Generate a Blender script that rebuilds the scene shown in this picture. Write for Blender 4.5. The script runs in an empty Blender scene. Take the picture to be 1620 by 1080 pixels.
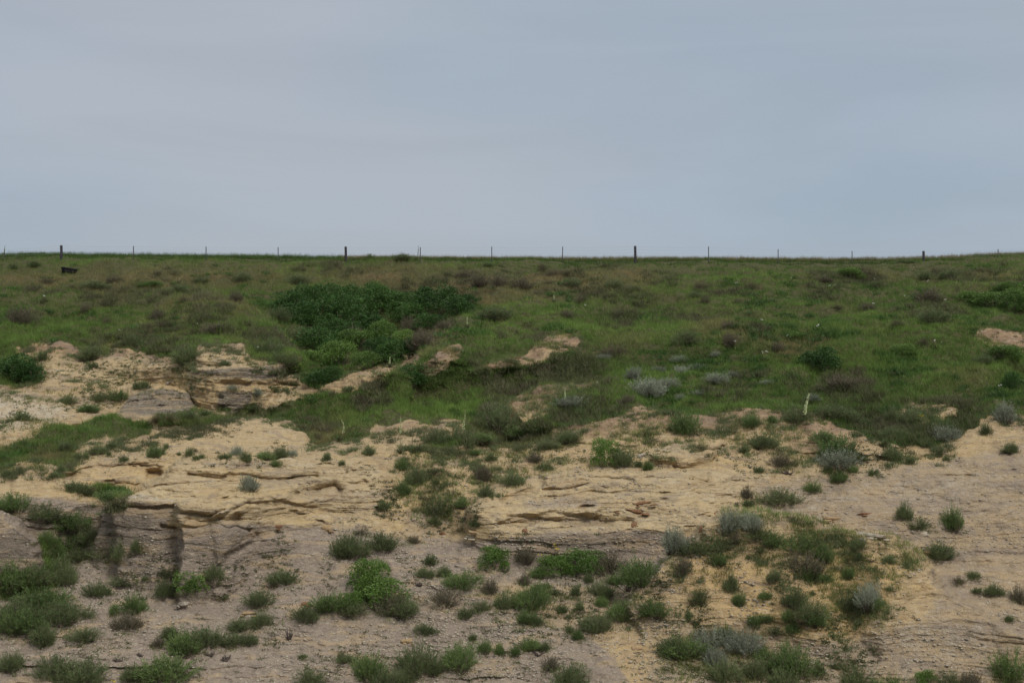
import bpy, math, random
import numpy as np
from mathutils import Vector

# ------------------------------------------------------------------ camera, world, sun
SC = bpy.context.scene
COL = SC.collection
FPX, CX, CY, CAMZ = 2550.0, 810.0, 540.0, 15.0      # focal length in photo pixels, principal point, eye height
cam_data = bpy.data.cameras.new("camera")
cam_data.sensor_width = 36.0
cam_data.lens = 36.0 * FPX / 1620.0
cam_data.clip_start = 0.5
cam_data.clip_end = 8000.0
cam = bpy.data.objects.new("camera", cam_data)
cam.location = (0, 0, CAMZ)
cam.rotation_euler = (math.radians(90), 0, 0)
COL.objects.link(cam)
SC.camera = cam

SUN_EL, SUN_AZ = math.radians(46), math.radians(148)   # azimuth clockwise from +Y (north)
SUN_STRENGTH = 2.1
world = bpy.data.worlds.new("World")
SC.world = world
world.use_nodes = True
wn, wl = world.node_tree.nodes, world.node_tree.links
wn.clear()
w_out = wn.new("ShaderNodeOutputWorld")
w_bg = wn.new("ShaderNodeBackground")
w_bg.inputs["Strength"].default_value = 0.1
sky = wn.new("ShaderNodeTexSky")
sky.sky_type = 'NISHITA'
sky.sun_disc = False
sky.sun_elevation = SUN_EL
sky.sun_rotation = SUN_AZ
geo = wn.new("ShaderNodeTexCoord")
sep = wn.new("ShaderNodeSeparateXYZ")
wl.new(geo.outputs["Generated"], sep.inputs[0])
mp = wn.new("ShaderNodeMapping")
mp.inputs["Scale"].default_value = (1.0, 1.0, 3.2)
mp.inputs["Rotation"].default_value = (0, math.radians(-7), 0)
mp.inputs["Location"].default_value = (1.35, 0.2, 0.25)
wl.new(geo.outputs["Generated"], mp.inputs[0])
cn = wn.new("ShaderNodeTexNoise")
cn.inputs["Scale"].default_value = 2.4
cn.inputs["Detail"].default_value = 3.0
cn.inputs["Roughness"].default_value = 0.4
wl.new(mp.outputs[0], cn.inputs["Vector"])
cr = wn.new("ShaderNodeValToRGB")                   # cloud sheet tone: blue grey to pale lavender grey
cr.color_ramp.elements[0].position = 0.34
cr.color_ramp.elements[0].color = (4.1, 4.45, 5.0, 1)
cr.color_ramp.elements[1].position = 0.66
cr.color_ramp.elements[1].color = (3.45, 4.15, 5.0, 1)
mp2 = wn.new("ShaderNodeMapping")
mp2.inputs["Scale"].default_value = (1.0, 1.0, 5.5)
mp2.inputs["Rotation"].default_value = (0, math.radians(9), 0)
wl.new(geo.outputs["Generated"], mp2.inputs[0])
cn2 = wn.new("ShaderNodeTexNoise")
cn2.inputs["Scale"].default_value = 3.4
cn2.inputs["Detail"].default_value = 5.0
cn2.inputs["Roughness"].default_value = 0.5
cn2.inputs["Distortion"].default_value = 0.6
wl.new(mp2.outputs[0], cn2.inputs["Vector"])
wl.new(cn.outputs["Fac"], cr.inputs[0])
bandr = wn.new("ShaderNodeMapRange"); bandr.interpolation_type = 'SMOOTHSTEP'
for _k, _v in ((1, .36), (2, .64), (3, .93), (4, .985)):
    bandr.inputs[_k].default_value = _v
wl.new(cn2.outputs["Fac"], bandr.inputs[0])
# an overcast sky is brighter and more neutral towards the zenith
zr = wn.new("ShaderNodeValToRGB")
zr.color_ramp.elements[0].position = 0.25
zr.color_ramp.elements[0].color = (1, 1, 1, 1)
zr.color_ramp.elements[1].position = 0.95
zr.color_ramp.elements[1].color = (2.25, 2.05, 1.7, 1)
wl.new(sep.outputs["Z"], zr.inputs[0])
mul = wn.new("ShaderNodeVectorMath"); mul.operation = 'MULTIPLY'
sc2 = wn.new("ShaderNodeVectorMath"); sc2.operation = 'SCALE'
wl.new(cr.outputs[0], sc2.inputs[0]); wl.new(bandr.outputs[0], sc2.inputs["Scale"])
wl.new(sc2.outputs[0], mul.inputs[0]); wl.new(zr.outputs[0], mul.inputs[1])
mixw = wn.new("ShaderNodeMix"); mixw.data_type = 'RGBA'
mixw.inputs[0].default_value = 0.93
wl.new(sky.outputs[0], mixw.inputs[6]); wl.new(mul.outputs[0], mixw.inputs[7])
wl.new(mixw.outputs[2], w_bg.inputs["Color"])
wl.new(w_bg.outputs[0], w_out.inputs[0])

sun_data = bpy.data.lights.new("sun", 'SUN')
sun_data.energy = SUN_STRENGTH
sun_data.angle = math.radians(16)
sun_data.color = (1.0, 0.955, 0.88)
sun = bpy.data.objects.new("sun", sun_data)
_d = Vector((math.sin(SUN_AZ) * math.cos(SUN_EL), math.cos(SUN_AZ) * math.cos(SUN_EL), math.sin(SUN_EL)))
sun.rotation_euler = _d.to_track_quat('Z', 'Y').to_euler()
COL.objects.link(sun)
SC.view_settings.view_transform = 'Standard'
SC.view_settings.look = 'None'
SC.view_settings.gamma = 1.0
SC.view_settings.exposure = 0.10
SC.view_settings.use_curve_mapping = False

# ------------------------------------------------------------------ numeric helpers
RNG = np.random.default_rng(11)
random.seed(5)

def _hash(ix, iy, iz, seed):
    h = (ix.astype(np.int64) * 374761393 + iy.astype(np.int64) * 668265263 + iz.astype(np.int64) * 2147483647 + seed * 974634777) & 0xffffffff
    h = ((h ^ (h >> 13)) * 1274126177) & 0xffffffff
    h = ((h ^ (h >> 15)) * 2246822519) & 0xffffffff
    return ((h ^ (h >> 16)) & 0xffffff) / float(0xffffff)

def vnoise(x, y, z, seed=0):
    ix, iy, iz = np.floor(x), np.floor(y), np.floor(z)
    fx, fy, fz = x - ix, y - iy, z - iz
    ux, uy, uz = [f * f * f * (f * (f * 6 - 15) + 10) for f in (fx, fy, fz)]
    r = 0
    for dx in (0, 1):
        for dy in (0, 1):
            for dz in (0, 1):
                w = (ux if dx else 1 - ux) * (uy if dy else 1 - uy) * (uz if dz else 1 - uz)
                r = r + w * _hash(ix + dx, iy + dy, iz + dz, seed)
    return r * 2 - 1

def fbm(x, y, z, octv=4, seed=0, gain=0.5):
    a, s, t = 1.0, 0, 0
    for o in range(octv):
        s = s + a * vnoise(x * 2 ** o, y * 2 ** o, z * 2 ** o, seed + o * 17)
        t += a
        a *= gain
    return s / t

def gauss(a, sx, sy=None):
    sy = sx if sy is None else sy
    for ax, s in ((1, sx), (0, sy)):
        if s < 0.3:
            continue
        r = int(s * 3 + 1)
        k = np.exp(-0.5 * (np.arange(-r, r + 1) / s) ** 2)
        k /= k.sum()
        pad = [(0, 0), (0, 0)]
        pad[ax] = (r, r)
        p = np.pad(a, pad, mode='edge')
        out = np.zeros_like(a)
        n = a.shape[ax]
        for i, w in enumerate(k):
            out += w * (p[:, i:i + n] if ax == 1 else p[i:i + n, :])
        a = out
    return a

# the relief is worked out on a raster of viewing directions (X0.., Y0..) holding the distance of the ground
X0, X1, Y0, Y1 = -340, 1960, 380, 1340
GX, GY = np.meshgrid(np.arange(X0, X1 + 1, dtype=float), np.arange(Y0, Y1 + 1, dtype=float))

def poly(pts, blur=2.0):
    p = np.array(pts, float)
    m = int(blur * 3 + 3)
    xa, xb = int(max(p[:, 0].min() - m, X0)), int(min(p[:, 0].max() + m, X1))
    ya, yb = int(max(p[:, 1].min() - m, Y0)), int(min(p[:, 1].max() + m, Y1))
    sl = (slice(ya - Y0, yb - Y0 + 1), slice(xa - X0, xb - X0 + 1))
    gx, gy = GX[sl] + 0.13, GY[sl] + 0.17
    ins = np.zeros(gx.shape, bool)
    for i in range(len(p)):
        (ax, ay), (bx, by) = p[i - 1], p[i]
        if ay == by:
            continue
        c = ((ay > gy) != (by > gy)) & (gx < (bx - ax) * (gy - ay) / (by - ay) + ax)
        ins ^= c
    return sl, gauss(ins.astype(float), blur)

def ramp(sl, A, B):
    gx, gy = GX[sl], GY[sl]
    vx, vy = B[0] - A[0], B[1] - A[1]
    t = ((gx - A[0]) * vx + (gy - A[1]) * vy) / (vx * vx + vy * vy)
    t = np.clip(t, 0, 1)
    return 1 - t * t * (3 - 2 * t)

def line_w(pts, w):
    p = np.array(pts, float)
    m = w * 3
    xa, xb = int(max(p[:, 0].min() - m, X0)), int(min(p[:, 0].max() + m, X1))
    ya, yb = int(max(p[:, 1].min() - m, Y0)), int(min(p[:, 1].max() + m, Y1))
    sl = (slice(ya - Y0, yb - Y0 + 1), slice(xa - X0, xb - X0 + 1))
    gx, gy = GX[sl], GY[sl]
    best = np.full(gx.shape, 1e9)
    for i in range(1, len(p)):
        a, b = p[i - 1], p[i]
        v = b - a
        t = np.clip(((gx - a[0]) * v[0] + (gy - a[1]) * v[1]) / (v @ v), 0, 1)
        best = np.minimum(best, (gx - a[0] - t * v[0]) ** 2 + (gy - a[1] - t * v[1]) ** 2)
    return sl, np.exp(-0.5 * best / w ** 2)

# ------------------------------------------------------------------ base relief: contour features at set distances
SKYL = [(-340, 402), (0, 404), (67, 403), (200, 404), (400, 406), (560, 408), (750, 409.5), (900, 410), (1100, 410), (1400, 411), (1470, 409), (1540, 405), (1620, 402), (1960, 398)]
def sky_y(x):
    a = np.array(SKYL)
    return np.interp(x, a[:, 0], a[:, 1])
FEAT = [
 (57.0, [(0, 1330)]),
 (65.6, [(0, 1080)]),
 (69.8, [(0, 975), (1000, 975), (1620, 985)]),
 (75.0, [(0, 885), (200, 888), (400, 880), (560, 852), (700, 850), (1050, 852), (1200, 880), (1620, 880)]),
 (76.3, [(0, 792), (175, 798), (281, 800), (400, 826), (560, 828), (650, 795), (745, 805), (800, 832), (900, 842), (1100, 830), (1200, 830), (1620, 825)]),
 (79.6, [(0, 738), (100, 742), (250, 735), (320, 727), (560, 727), (650, 722), (750, 752), (900, 745), (1050, 752), (1180, 752), (1300, 742), (1620, 730)]),
 (84.0, [(0, 715), (200, 712), (400, 708), (500, 708), (600, 700), (700, 690), (800, 697), (900, 697), (1200, 692), (1620, 676)]),
 (86.5, [(0, 692), (200, 690), (330, 690), (440, 695), (490, 700), (540, 696), (600, 683), (640, 673), (745, 672), (800, 683), (900, 668), (1000, 657), (1200, 656), (1300, 662), (1350, 675), (1420, 655), (1620, 656)]),
 (91.5, [(0, 655), (200, 664), (345, 656), (440, 655), (490, 680), (600, 668), (745, 662), (800, 655), (850, 642), (900, 628), (1000, 632), (1200, 625), (1620, 625)]),
 (96.5, [(0, 615), (180, 650), (310, 652), (400, 645), (480, 634), (600, 622), (700, 612), (800, 606), (900, 600), (1200, 596), (1620, 592)]),
 (99.5, [(0, 592), (150, 600), (250, 605), (345, 603), (480, 603), (550, 600), (600, 584), (700, 577), (800, 575), (900, 556), (1000, 570), (1200, 565), (1620, 560)]),
 (104.5, [(0, 548), (100, 545), (250, 555), (330, 548), (400, 576), (480, 586), (600, 579), (640, 562), (700, 546), (800, 540), (900, 529), (1000, 535), (1200, 525), (1620, 520)]),
 (117.0, [(0, 470), (400, 482), (500, 522), (600, 535), (650, 522), (700, 505), (760, 487), (850, 480), (1000, 480), (1620, 470)]),
 (130.0, [(0, 430), (400, 432), (550, 452), (700, 441), (900, 432), (1620, 430)]),
]
xs = np.arange(X0, X1 + 1, dtype=float)
FY, FD = [], []
for d, pts in FEAT:
    a = np.array(pts, float)
    y = np.interp(xs, a[:, 0], a[:, 1])
    y = gauss(y[None, :], 10, 0)[0]
    FY.append(y); FD.append(d)
sk = sky_y(xs)
FY.append(sk + 8); FD.append(139.0)
FY.append(sk); FD.append(153.0)
FY = np.array(FY); FD = np.array(FD)
for k in range(1, len(FD)):
    FY[k] = np.minimum(FY[k], FY[k - 1] - 3)
DM = np.zeros_like(GX)
for j in range(len(xs)):
    DM[:, j] = np.interp(GY[:, j], FY[::-1, j], FD[::-1])
top = GY < sk[None, :]
blurred = gauss(DM, 5, 4)
wtop = np.clip((GY - (sk[None, :] + 10)) / 12, 0, 1)
DM = DM * (1 - wtop) + blurred * wtop

RECESS = []
def bump(pts, amp, blur=2.0, A=None, B=None, A2=None, B2=None):
    sl, m = poly(pts, blur)
    if A is not None:
        m = m * ramp(sl, A, B)
    if A2 is not None:
        m = m * ramp(sl, A2, B2)
    if amp > 0:
        RECESS.append((sl, amp * m)); return
    DM[sl] += amp * m

def lbump(pts, amp, w):
    sl, m = line_w(pts, w)
    if amp > 0 and w < 12:
        RECESS.append((sl, amp * m)); return
    DM[sl] += amp * m

# foreground mound on the right, with its bare spur
bump([(985, 950), (1030, 900), (1060, 868), (1090, 845), (1120, 826), (1160, 814), (1210, 812), (1270, 820), (1330, 843), (1400, 861), (1440, 871), (1462, 890), (1490, 920), (1545, 962), (1640, 1015), (1700, 1080), (1500, 1100), (1200, 1080), (1020, 1020)],
     -4.6, 2.2, (1250, 830), (1200, 1075))
lbump([(1452, 893), (1432, 930), (1408, 975), (1396, 1000)], -0.6, 16)
lbump([(1240, 930), (1300, 1000)], -0.6, 26)
lbump([(1350, 930), (1330, 990)], 0.7, 22)
# clay knoll and gully at far left
bump([(-340, 790), (0, 812), (33, 830), (58, 852), (70, 880), (78, 906), (62, 925), (0, 965), (-340, 990)], -3.2, 1.8, (0, 840), (20, 975))
lbump([(165, 805), (120, 850), (92, 905)], 0.6, 24)
# left cliff: two clay buttresses and the buff cap
bump([(173, 790), (158, 835), (143, 884), (160, 905), (300, 925), (640, 905), (640, 740), (400, 700), (300, 715), (262, 748), (225, 770), (200, 785)], -1.3, 1.8, (300, 860), (640, 880), (220, 845), (220, 915))
bump([(282, 795), (263, 836), (254, 886), (330, 915), (620, 900), (620, 800), (420, 760)], -1.5, 1.4, (280, 850), (560, 880), (260, 850), (260, 905))
bump([(171, 797), (200, 785), (225, 770), (262, 748), (285, 732), (310, 722), (560, 715), (560, 790), (450, 800), (380, 812), (284, 808), (281, 799)], -2.2, 1.3, (250, 760), (540, 760))
bump([(95, 752), (130, 738), (230, 733), (306, 724), (262, 747), (225, 769), (200, 784), (172, 794), (140, 792), (112, 780)], 0.9, 2.0)
bump([(128, 800), (171, 798), (158, 835), (143, 884), (110, 900), (86, 880), (96, 830)], 0.15, 4)
lbump([(177, 802), (230, 803), (279, 803)], 0.3, 2.2)
lbump([(256, 833), (300, 836), (340, 831), (395, 837)], 0.28, 2.2)
lbump([(345, 822), (375, 801), (420, 795), (470, 799), (515, 806), (556, 812)], 0.3, 2.6)
lbump([(285, 812), (330, 815), (352, 806)], 0.35, 2.4)
lbump([(300, 752), (345, 757), (380, 752), (440, 757), (500, 753)], 0.3, 2.4)
lbump([(232, 772), (262, 768), (300, 766)], 0.35, 2.2)
lbump([(860, 757), (920, 756), (1000, 760)], 0.35, 2.4)
lbump([(1010, 757), (1060, 759), (1080, 754), (1120, 762)], 0.35, 2.4)
lbump([(860, 775), (890, 776), (930, 768)], 0.35, 2.4)
lbump([(800, 816), (850, 820), (870, 812), (920, 816), (945, 820)], 0.4, 3.0)
lbump([(1095, 715), (1120, 716), (1145, 706)], 0.5, 3.0)
lbump([(1065, 740), (1100, 743), (1130, 738)], 0.25, 2.4)
bump([(150, 772), (165, 764), (205, 762), (232, 770), (215, 780), (160, 781)], 0.5, 2.5)
bump([(232, 742), (252, 742), (258, 760), (240, 764), (230, 755)], 1.0, 2)
lbump([(470, 782), (500, 775), (525, 768), (535, 776)], 0.8, 5)
lbump([(300, 822), (330, 826), (380, 820)], 0.5, 4)
lbump([(346, 815), (372, 795), (420, 786), (480, 790)], -0.45, 9)
lbump([(345, 818), (400, 822), (450, 828), (520, 822)], -0.3, 6)
lbump([(405, 850), (360, 885), (345, 905)], 0.35, 5)
# gully between the cliffs
lbump([(640, 720), (660, 780), (690, 840)], 1.4, 34)
# right cliff
bump([(740, 806), (760, 782), (800, 766), (856, 757), (850, 748), (1000, 748), (1180, 752), (1180, 822), (1080, 842), (900, 850), (790, 846)], -2.0, 4, (1060, 790), (1185, 790))
lbump([(790, 818), (850, 812), (900, 812), (940, 812)], -0.4, 7)
lbump([(790, 828), (930, 824), (1000, 826)], 0.45, 4)
lbump([(855, 758), (845, 772), (800, 790)], 0.5, 5)
lbump([(958, 790), (938, 808)], -0.35, 5)
# shelf boss under the rim
bump([(1030, 715), (1070, 708), (1120, 700), (1145, 702), (1120, 722), (1080, 732), (1030, 726)], -1.3, 4)
# outcrops at the left
bump([(182, 664), (205, 626), (235, 613), (272, 613), (300, 622), (306, 640), (314, 652), (312, 664), (250, 672)], -2.3, 1.5)
bump([(344, 648), (347, 622), (370, 618), (402, 618), (405, 640), (380, 652)], -1.4, 1.5)
bump([(404, 640), (404, 616), (455, 619), (454, 636), (430, 644)], -1.0, 2)
bump([(268, 596), (300, 588), (345, 582), (400, 577), (468, 581), (480, 592), (474, 602), (400, 601), (340, 602), (290, 603)], -2.2, 1.1, None, None)
bump([(345, 604), (420, 603), (474, 604), (470, 612), (350, 612)], 0.45, 2.5)
bump([(612, 500), (640, 498), (652, 520), (625, 528)], 1.5, 6)
bump([(315, 575), (318, 548), (345, 545), (395, 553), (402, 570), (360, 578)], -1.0, 3)
bump([(235, 690), (290, 668), (340, 655), (400, 650), (450, 655), (480, 668), (494, 690), (490, 702), (400, 716), (240, 716)], -1.8, 2.5, (380, 650), (380, 725))
bump([(400, 650), (480, 614), (530, 600), (560, 589), (615, 579), (655, 592), (640, 660), (400, 660)], -3.0, 2, (570, 585), (555, 655))
# pale bench lip
bump([(480, 700), (545, 695), (600, 682), (640, 672), (748, 671), (780, 690), (700, 720), (500, 722)], -1.5, 1.6, (600, 675), (600, 730))
# the shoulders on each side of the green ravine
bump([(598, 588), (640, 576), (652, 556), (690, 530), (740, 508), (790, 492), (850, 484), (1040, 476), (1040, 610), (740, 602), (640, 594), (600, 594)], -6.5, 3, (660, 500), (880, 620), (700, 555), (700, 604))
bump([(-340, 500), (320, 462), (380, 480), (420, 508), (450, 538), (485, 575), (400, 590), (-340, 590)], -6.5, 4, (430, 530), (120, 500))
bump([(798, 640), (830, 622), (860, 609), (920, 597), (1010, 588), (1100, 600), (1020, 665), (820, 672)], -2.6, 2.2, (860, 600), (960, 665))
bump([(740, 585), (800, 560), (835, 552), (858, 530), (885, 527), (915, 534), (920, 552), (860, 572), (760, 592)], -0.6, 3)
bump([(1265, 658), (1330, 664), (1390, 690), (1430, 702), (1380, 730), (1290, 705)], -0.8, 4)

# the ground never folds back under itself, except in the alcoves and cracks cut afterwards
KW = 0.006
DM = np.minimum.accumulate(DM + KW * GY, axis=0) - KW * GY
DM = DM * (1 - wtop) + gauss(DM, 1.2, 1.0) * wtop
for sl, a in RECESS:
    DM[sl] += a

# ------------------------------------------------------------------ cover masks on the same raster
M = {k: np.zeros_like(GX) for k in ('grass', 'clay', 'white', 'dark', 'red', 'ochre', 'rock', 'strawy', 'lush', 'tuft', 'forb', 'stone', 'mud_shade', 'scrub')}
def paint(name, pts, v=1.0, blur=3.0):
    sl, m = poly(pts, blur)
    M[name][sl] = M[name][sl] * (1 - m) + v * m

paint('grass', [(-340, 380), (1960, 380), (1960, 655), (1500, 660), (1440, 664), (1400, 672), (1350, 680), (1330, 672), (1300, 660), (1262, 658), (1200, 655), (1100, 654), (1010, 645), (960, 660), (890, 672), (860, 692), (760, 703), (700, 706), (672, 712),
     (690, 692), (745, 674), (730, 668), (650, 668), (600, 676), (560, 692), (495, 699), (482, 682), (455, 655), (380, 650), (330, 650),
     (450, 636), (520, 622), (560, 612), (580, 600), (615, 583), (640, 580), (615, 577), (560, 586), (530, 603), (500, 614), (478, 606), (470, 590), (440, 580), (402, 572), (380, 552), (345, 545), (318, 549), (312, 572), (280, 572), (240, 561), (210, 552), (168, 545), (165, 562), (130, 560), (115, 545), (60, 543), (28, 550), (25, 562), (50, 576), (70, 592), (66, 604), (20, 606), (-340, 606)], 1, 2.2)
paint('grass', [(-340, 720), (0, 700), (80, 676), (140, 668), (190, 664), (248, 670), (242, 686), (190, 690), (130, 694), (122, 712), (92, 738), (40, 738), (-340, 740)], 0.85, 4)
for pts in ([(652, 600), (666, 575), (686, 556), (706, 542), (732, 534), (730, 556), (708, 584), (690, 594)], [(738, 585), (770, 570), (800, 563), (830, 555), (850, 536), (870, 528), (905, 530), (917, 545), (880, 551), (860, 560), (845, 567), (800, 576), (760, 587)],
            [(800, 641), (805, 622), (830, 615), (870, 606), (905, 599), (960, 592), (925, 610), (898, 627), (860, 642), (880, 646), (850, 660), (800, 668), (770, 660)],
            [(1417, 642), (1440, 635), (1500, 638), (1525, 648), (1490, 656), (1462, 668), (1440, 652)], [(1533, 534), (1570, 523), (1650, 535), (1650, 552), (1600, 556), (1560, 551)], [(636, 580), (644, 556), (656, 548), (660, 575), (650, 590)]):
    paint('grass', pts, 0.02, 2.5); paint('tuft', pts, .5, 3)
paint('grass', [(250, 664), (300, 656), (345, 652), (380, 646), (420, 645), (420, 652), (345, 662), (300, 672), (250, 676)], .8, 2)
# green brow strip and eroded bank with ragged cover
paint('grass', [(870, 668), (1010, 648), (1180, 655), (1330, 668), (1400, 690), (1440, 680), (1560, 665), (1500, 700), (1350, 712), (1230, 700), (1150, 700), (1050, 705), (960, 700), (880, 705)], 0.24, 8)
paint('grass', [(620, 730), (740, 700), (860, 690), (960, 700), (900, 740), (800, 765), (740, 795), (660, 790)], 0.12, 12)
paint('grass', [(1060, 870), (1100, 843), (1150, 816), (1210, 813), (1270, 822), (1340, 846), (1440, 873), (1440, 890), (1400, 920), (1340, 900), (1280, 890), (1200, 900), (1100, 905), (1060, 900)], 0.10, 8)
paint('grass', [(1300, 662), (1345, 672), (1400, 700), (1460, 700), (1500, 690), (1560, 665), (1540, 655), (1440, 660)], 0.8, 4)
paint('grass', [(150, 778), (205, 776), (200, 790), (150, 789)], 0.9, 2)
paint('grass', [(60, 848), (90, 850), (105, 905), (80, 930), (0, 950), (0, 905), (70, 905)], 0.8, 5)
paint('grass', [(1140, 812), (1210, 808), (1270, 816), (1330, 839), (1400, 858), (1445, 868), (1462, 886), (1450, 892), (1430, 880), (1395, 871), (1325, 852), (1265, 830), (1205, 822), (1150, 824)], .45, 2)
# clay
paint('clay', [(-340, 800), (60, 788), (172, 797), (283, 799), (256, 838), (330, 830), (400, 828), (460, 833), (560, 832), (640, 850), (740, 856), (900, 842), (1010, 838), (1120, 850), (1060, 880), (1000, 940), (930, 1000), (1000, 1080), (1100, 1340), (-340, 1340)], 1, 7)
paint('clay', [(680, 900), (1000, 930), (1100, 950), (1100, 1010), (900, 1010), (780, 970)], 0.45, 14)
paint('clay', [(1180, 760), (1300, 745), (1620, 700), (1960, 690), (1960, 1340), (1000, 1340), (1020, 1050), (1200, 1010), (1350, 1010), (1480, 960), (1470, 890), (1400, 860), (1200, 810)], 0.55, 8)
paint('clay', [(1040, 1000), (1180, 960), (1250, 1000), (1150, 1030)], 0.5, 8)
paint('clay', [(640, 800), (700, 790), (720, 850), (640, 850)], 0.5, 10)
for pts, v in (([(820, 792), (900, 782), (960, 795), (940, 808), (830, 808)], .6), ([(480, 770), (560, 765), (600, 800), (480, 800)], .45), ([(350, 730), (430, 728), (470, 742), (360, 742)], .7), ([(1060, 765), (1150, 768), (1120, 776), (1060, 774)], .6)):
    paint('clay', pts, v, 4)
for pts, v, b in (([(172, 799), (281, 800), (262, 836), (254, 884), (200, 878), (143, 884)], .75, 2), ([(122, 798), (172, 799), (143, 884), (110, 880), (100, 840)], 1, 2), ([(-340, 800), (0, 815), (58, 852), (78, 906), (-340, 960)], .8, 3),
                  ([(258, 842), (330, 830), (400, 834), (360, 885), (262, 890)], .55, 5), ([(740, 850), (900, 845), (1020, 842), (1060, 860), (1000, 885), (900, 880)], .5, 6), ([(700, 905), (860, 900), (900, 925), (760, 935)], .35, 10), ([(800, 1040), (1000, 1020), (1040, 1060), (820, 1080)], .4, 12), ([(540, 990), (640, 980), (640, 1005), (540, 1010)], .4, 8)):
    paint('mud_shade', pts, v, b)  # dark mudstone; on the cliff walls their shade is painted in with it
# white flour
for pts, v, b in (([(-340, 600), (40, 608), (90, 622), (130, 650), (100, 670), (0, 690), (-340, 700)], .75, 12), ([(172, 794), (210, 782), (280, 790), (280, 797), (180, 798)], .8, 1.5), ([(345, 815), (372, 796), (420, 789), (420, 793), (375, 800), (350, 818)], .8, 1.2),
               ([(520, 697), (560, 693), (600, 682), (600, 686), (560, 697)], .9, 1.2), ([(640, 673), (745, 671), (745, 675), (640, 678)], .7, 1.2), ([(530, 600), (565, 589), (615, 579), (615, 582), (570, 593)], .7, 1.2),
               ([(1160, 785), (1330, 760), (1500, 740), (1620, 735), (1620, 780), (1400, 800), (1250, 815)], .5, 14), ([(1380, 950), (1500, 960), (1620, 1020), (1500, 1050), (1350, 1010)], .5, 14), ([(1190, 803), (1260, 795), (1300, 800), (1230, 812)], .6, 4),
               ([(1418, 642), (1440, 636), (1500, 639), (1520, 647), (1480, 652)], .55, 3), ([(820, 790), (900, 784), (960, 800), (830, 806)], .5, 5), ([(0, 1050), (300, 1000), (500, 1020), (400, 1060)], .15, 20), ([(400, 845), (540, 840), (600, 880), (450, 930), (350, 930)], .22, 14)):
    paint('white', pts, v, b)
# dark lichen crust
for pts, v, b in (([(184, 662), (206, 627), (235, 614), (272, 614), (300, 622), (306, 640), (314, 652), (310, 664), (250, 664), (184, 664)], .95, 2), ([(345, 648), (348, 622), (372, 620), (402, 620), (402, 642), (372, 650)], .85, 2),
               ([(290, 592), (345, 584), (400, 580), (466, 583), (478, 592), (472, 599), (400, 597), (360, 598)], .9, 2), ([(290, 588), (322, 586), (325, 594), (292, 596)], .6, 2)):
    paint('dark', pts, v, b)
# reddish soil
for pts, v, b in (([(850, 668), (1000, 650), (1180, 657), (1320, 664), (1420, 700), (1300, 700), (1200, 690), (1100, 682), (1000, 690), (900, 690)], .65, 8), ([(805, 622), (870, 606), (905, 599), (960, 592), (925, 610), (898, 627), (860, 642), (810, 642)], .95, 3),
               ([(870, 530), (905, 530), (917, 546), (880, 551)], .9, 4), ([(705, 548), (728, 540), (722, 552)], .9, 3), ([(636, 580), (644, 556), (656, 548), (660, 575)], .7, 2), ([(30, 548), (120, 545), (200, 552), (200, 565), (60, 562)], .45, 5),
               ([(310, 603), (475, 603), (470, 614), (310, 612)], .5, 3), ([(1240, 700), (1300, 700), (1310, 720), (1250, 720)], .6, 6), ([(0, 910), (100, 912), (110, 950), (60, 930)], .3, 6), ([(118, 664), (150, 664), (150, 674), (118, 674)], .6, 2), ([(640, 720), (740, 705), (800, 710), (700, 750)], .35, 10),
               ([(1270, 838), (1330, 812), (1345, 812), (1300, 845)], .5, 4), ([(1050, 905), (1200, 905), (1300, 930), (1250, 950), (1060, 930)], .3, 12)):
    paint('red', pts, v, b)
for pts in ([(652, 600), (666, 575), (686, 556), (706, 542), (732, 534), (730, 556), (708, 584), (690, 594)], [(738, 585), (770, 570), (830, 555), (870, 528), (905, 530), (917, 545), (860, 560), (800, 576), (760, 587)], [(1533, 534), (1570, 523), (1650, 535), (1650, 552), (1560, 551)]):
    paint('red', pts, .5, 3); paint('forb', pts, .8, 3)
# ochre sand
for pts, v, b in (([(100, 745), (300, 730), (280, 745), (230, 770), (120, 782)], .6, 5), ([(120, 774), (150, 764), (205, 762), (232, 771), (215, 784), (130, 784)], .95, 3), ([(310, 612), (345, 612), (345, 650), (312, 650)], .75, 2), ([(210, 600), (480, 602), (470, 616), (300, 640), (230, 612)], .7, 3),
               ([(40, 735), (75, 737), (88, 750), (50, 755)], .7, 2), ([(745, 800), (800, 768), (856, 757), (850, 775), (780, 800)], .55, 4), ([(260, 735), (560, 730), (600, 830), (500, 830), (285, 815)], .38, 8), ([(1345, 685), (1385, 680), (1400, 695), (1360, 695)], .9, 3), ([(640, 730), (760, 720), (740, 800), (640, 840)], .4, 14),
               ([(1100, 850), (1250, 900), (1350, 870), (1450, 890), (1420, 950), (1350, 1010), (1150, 1000), (1050, 940)], .85, 10), ([(970, 790), (1030, 790), (1030, 806), (975, 806)], .6, 5), ([(1400, 770), (1620, 780), (1620, 800), (1450, 800)], .3, 10), ([(540, 585), (615, 580), (610, 590), (545, 598)], .8, 2),
               ([(1000, 720), (1180, 700), (1180, 750), (1000, 750)], .4, 10), ([(255, 828), (330, 824), (320, 836), (258, 840)], .9, 2), ([(1440, 640), (1500, 640), (1470, 665)], .4, 4), ([(560, 990), (1050, 930), (1180, 960), (1000, 1020)], .2, 20)):
    paint('ochre', pts, v, b)
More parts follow.
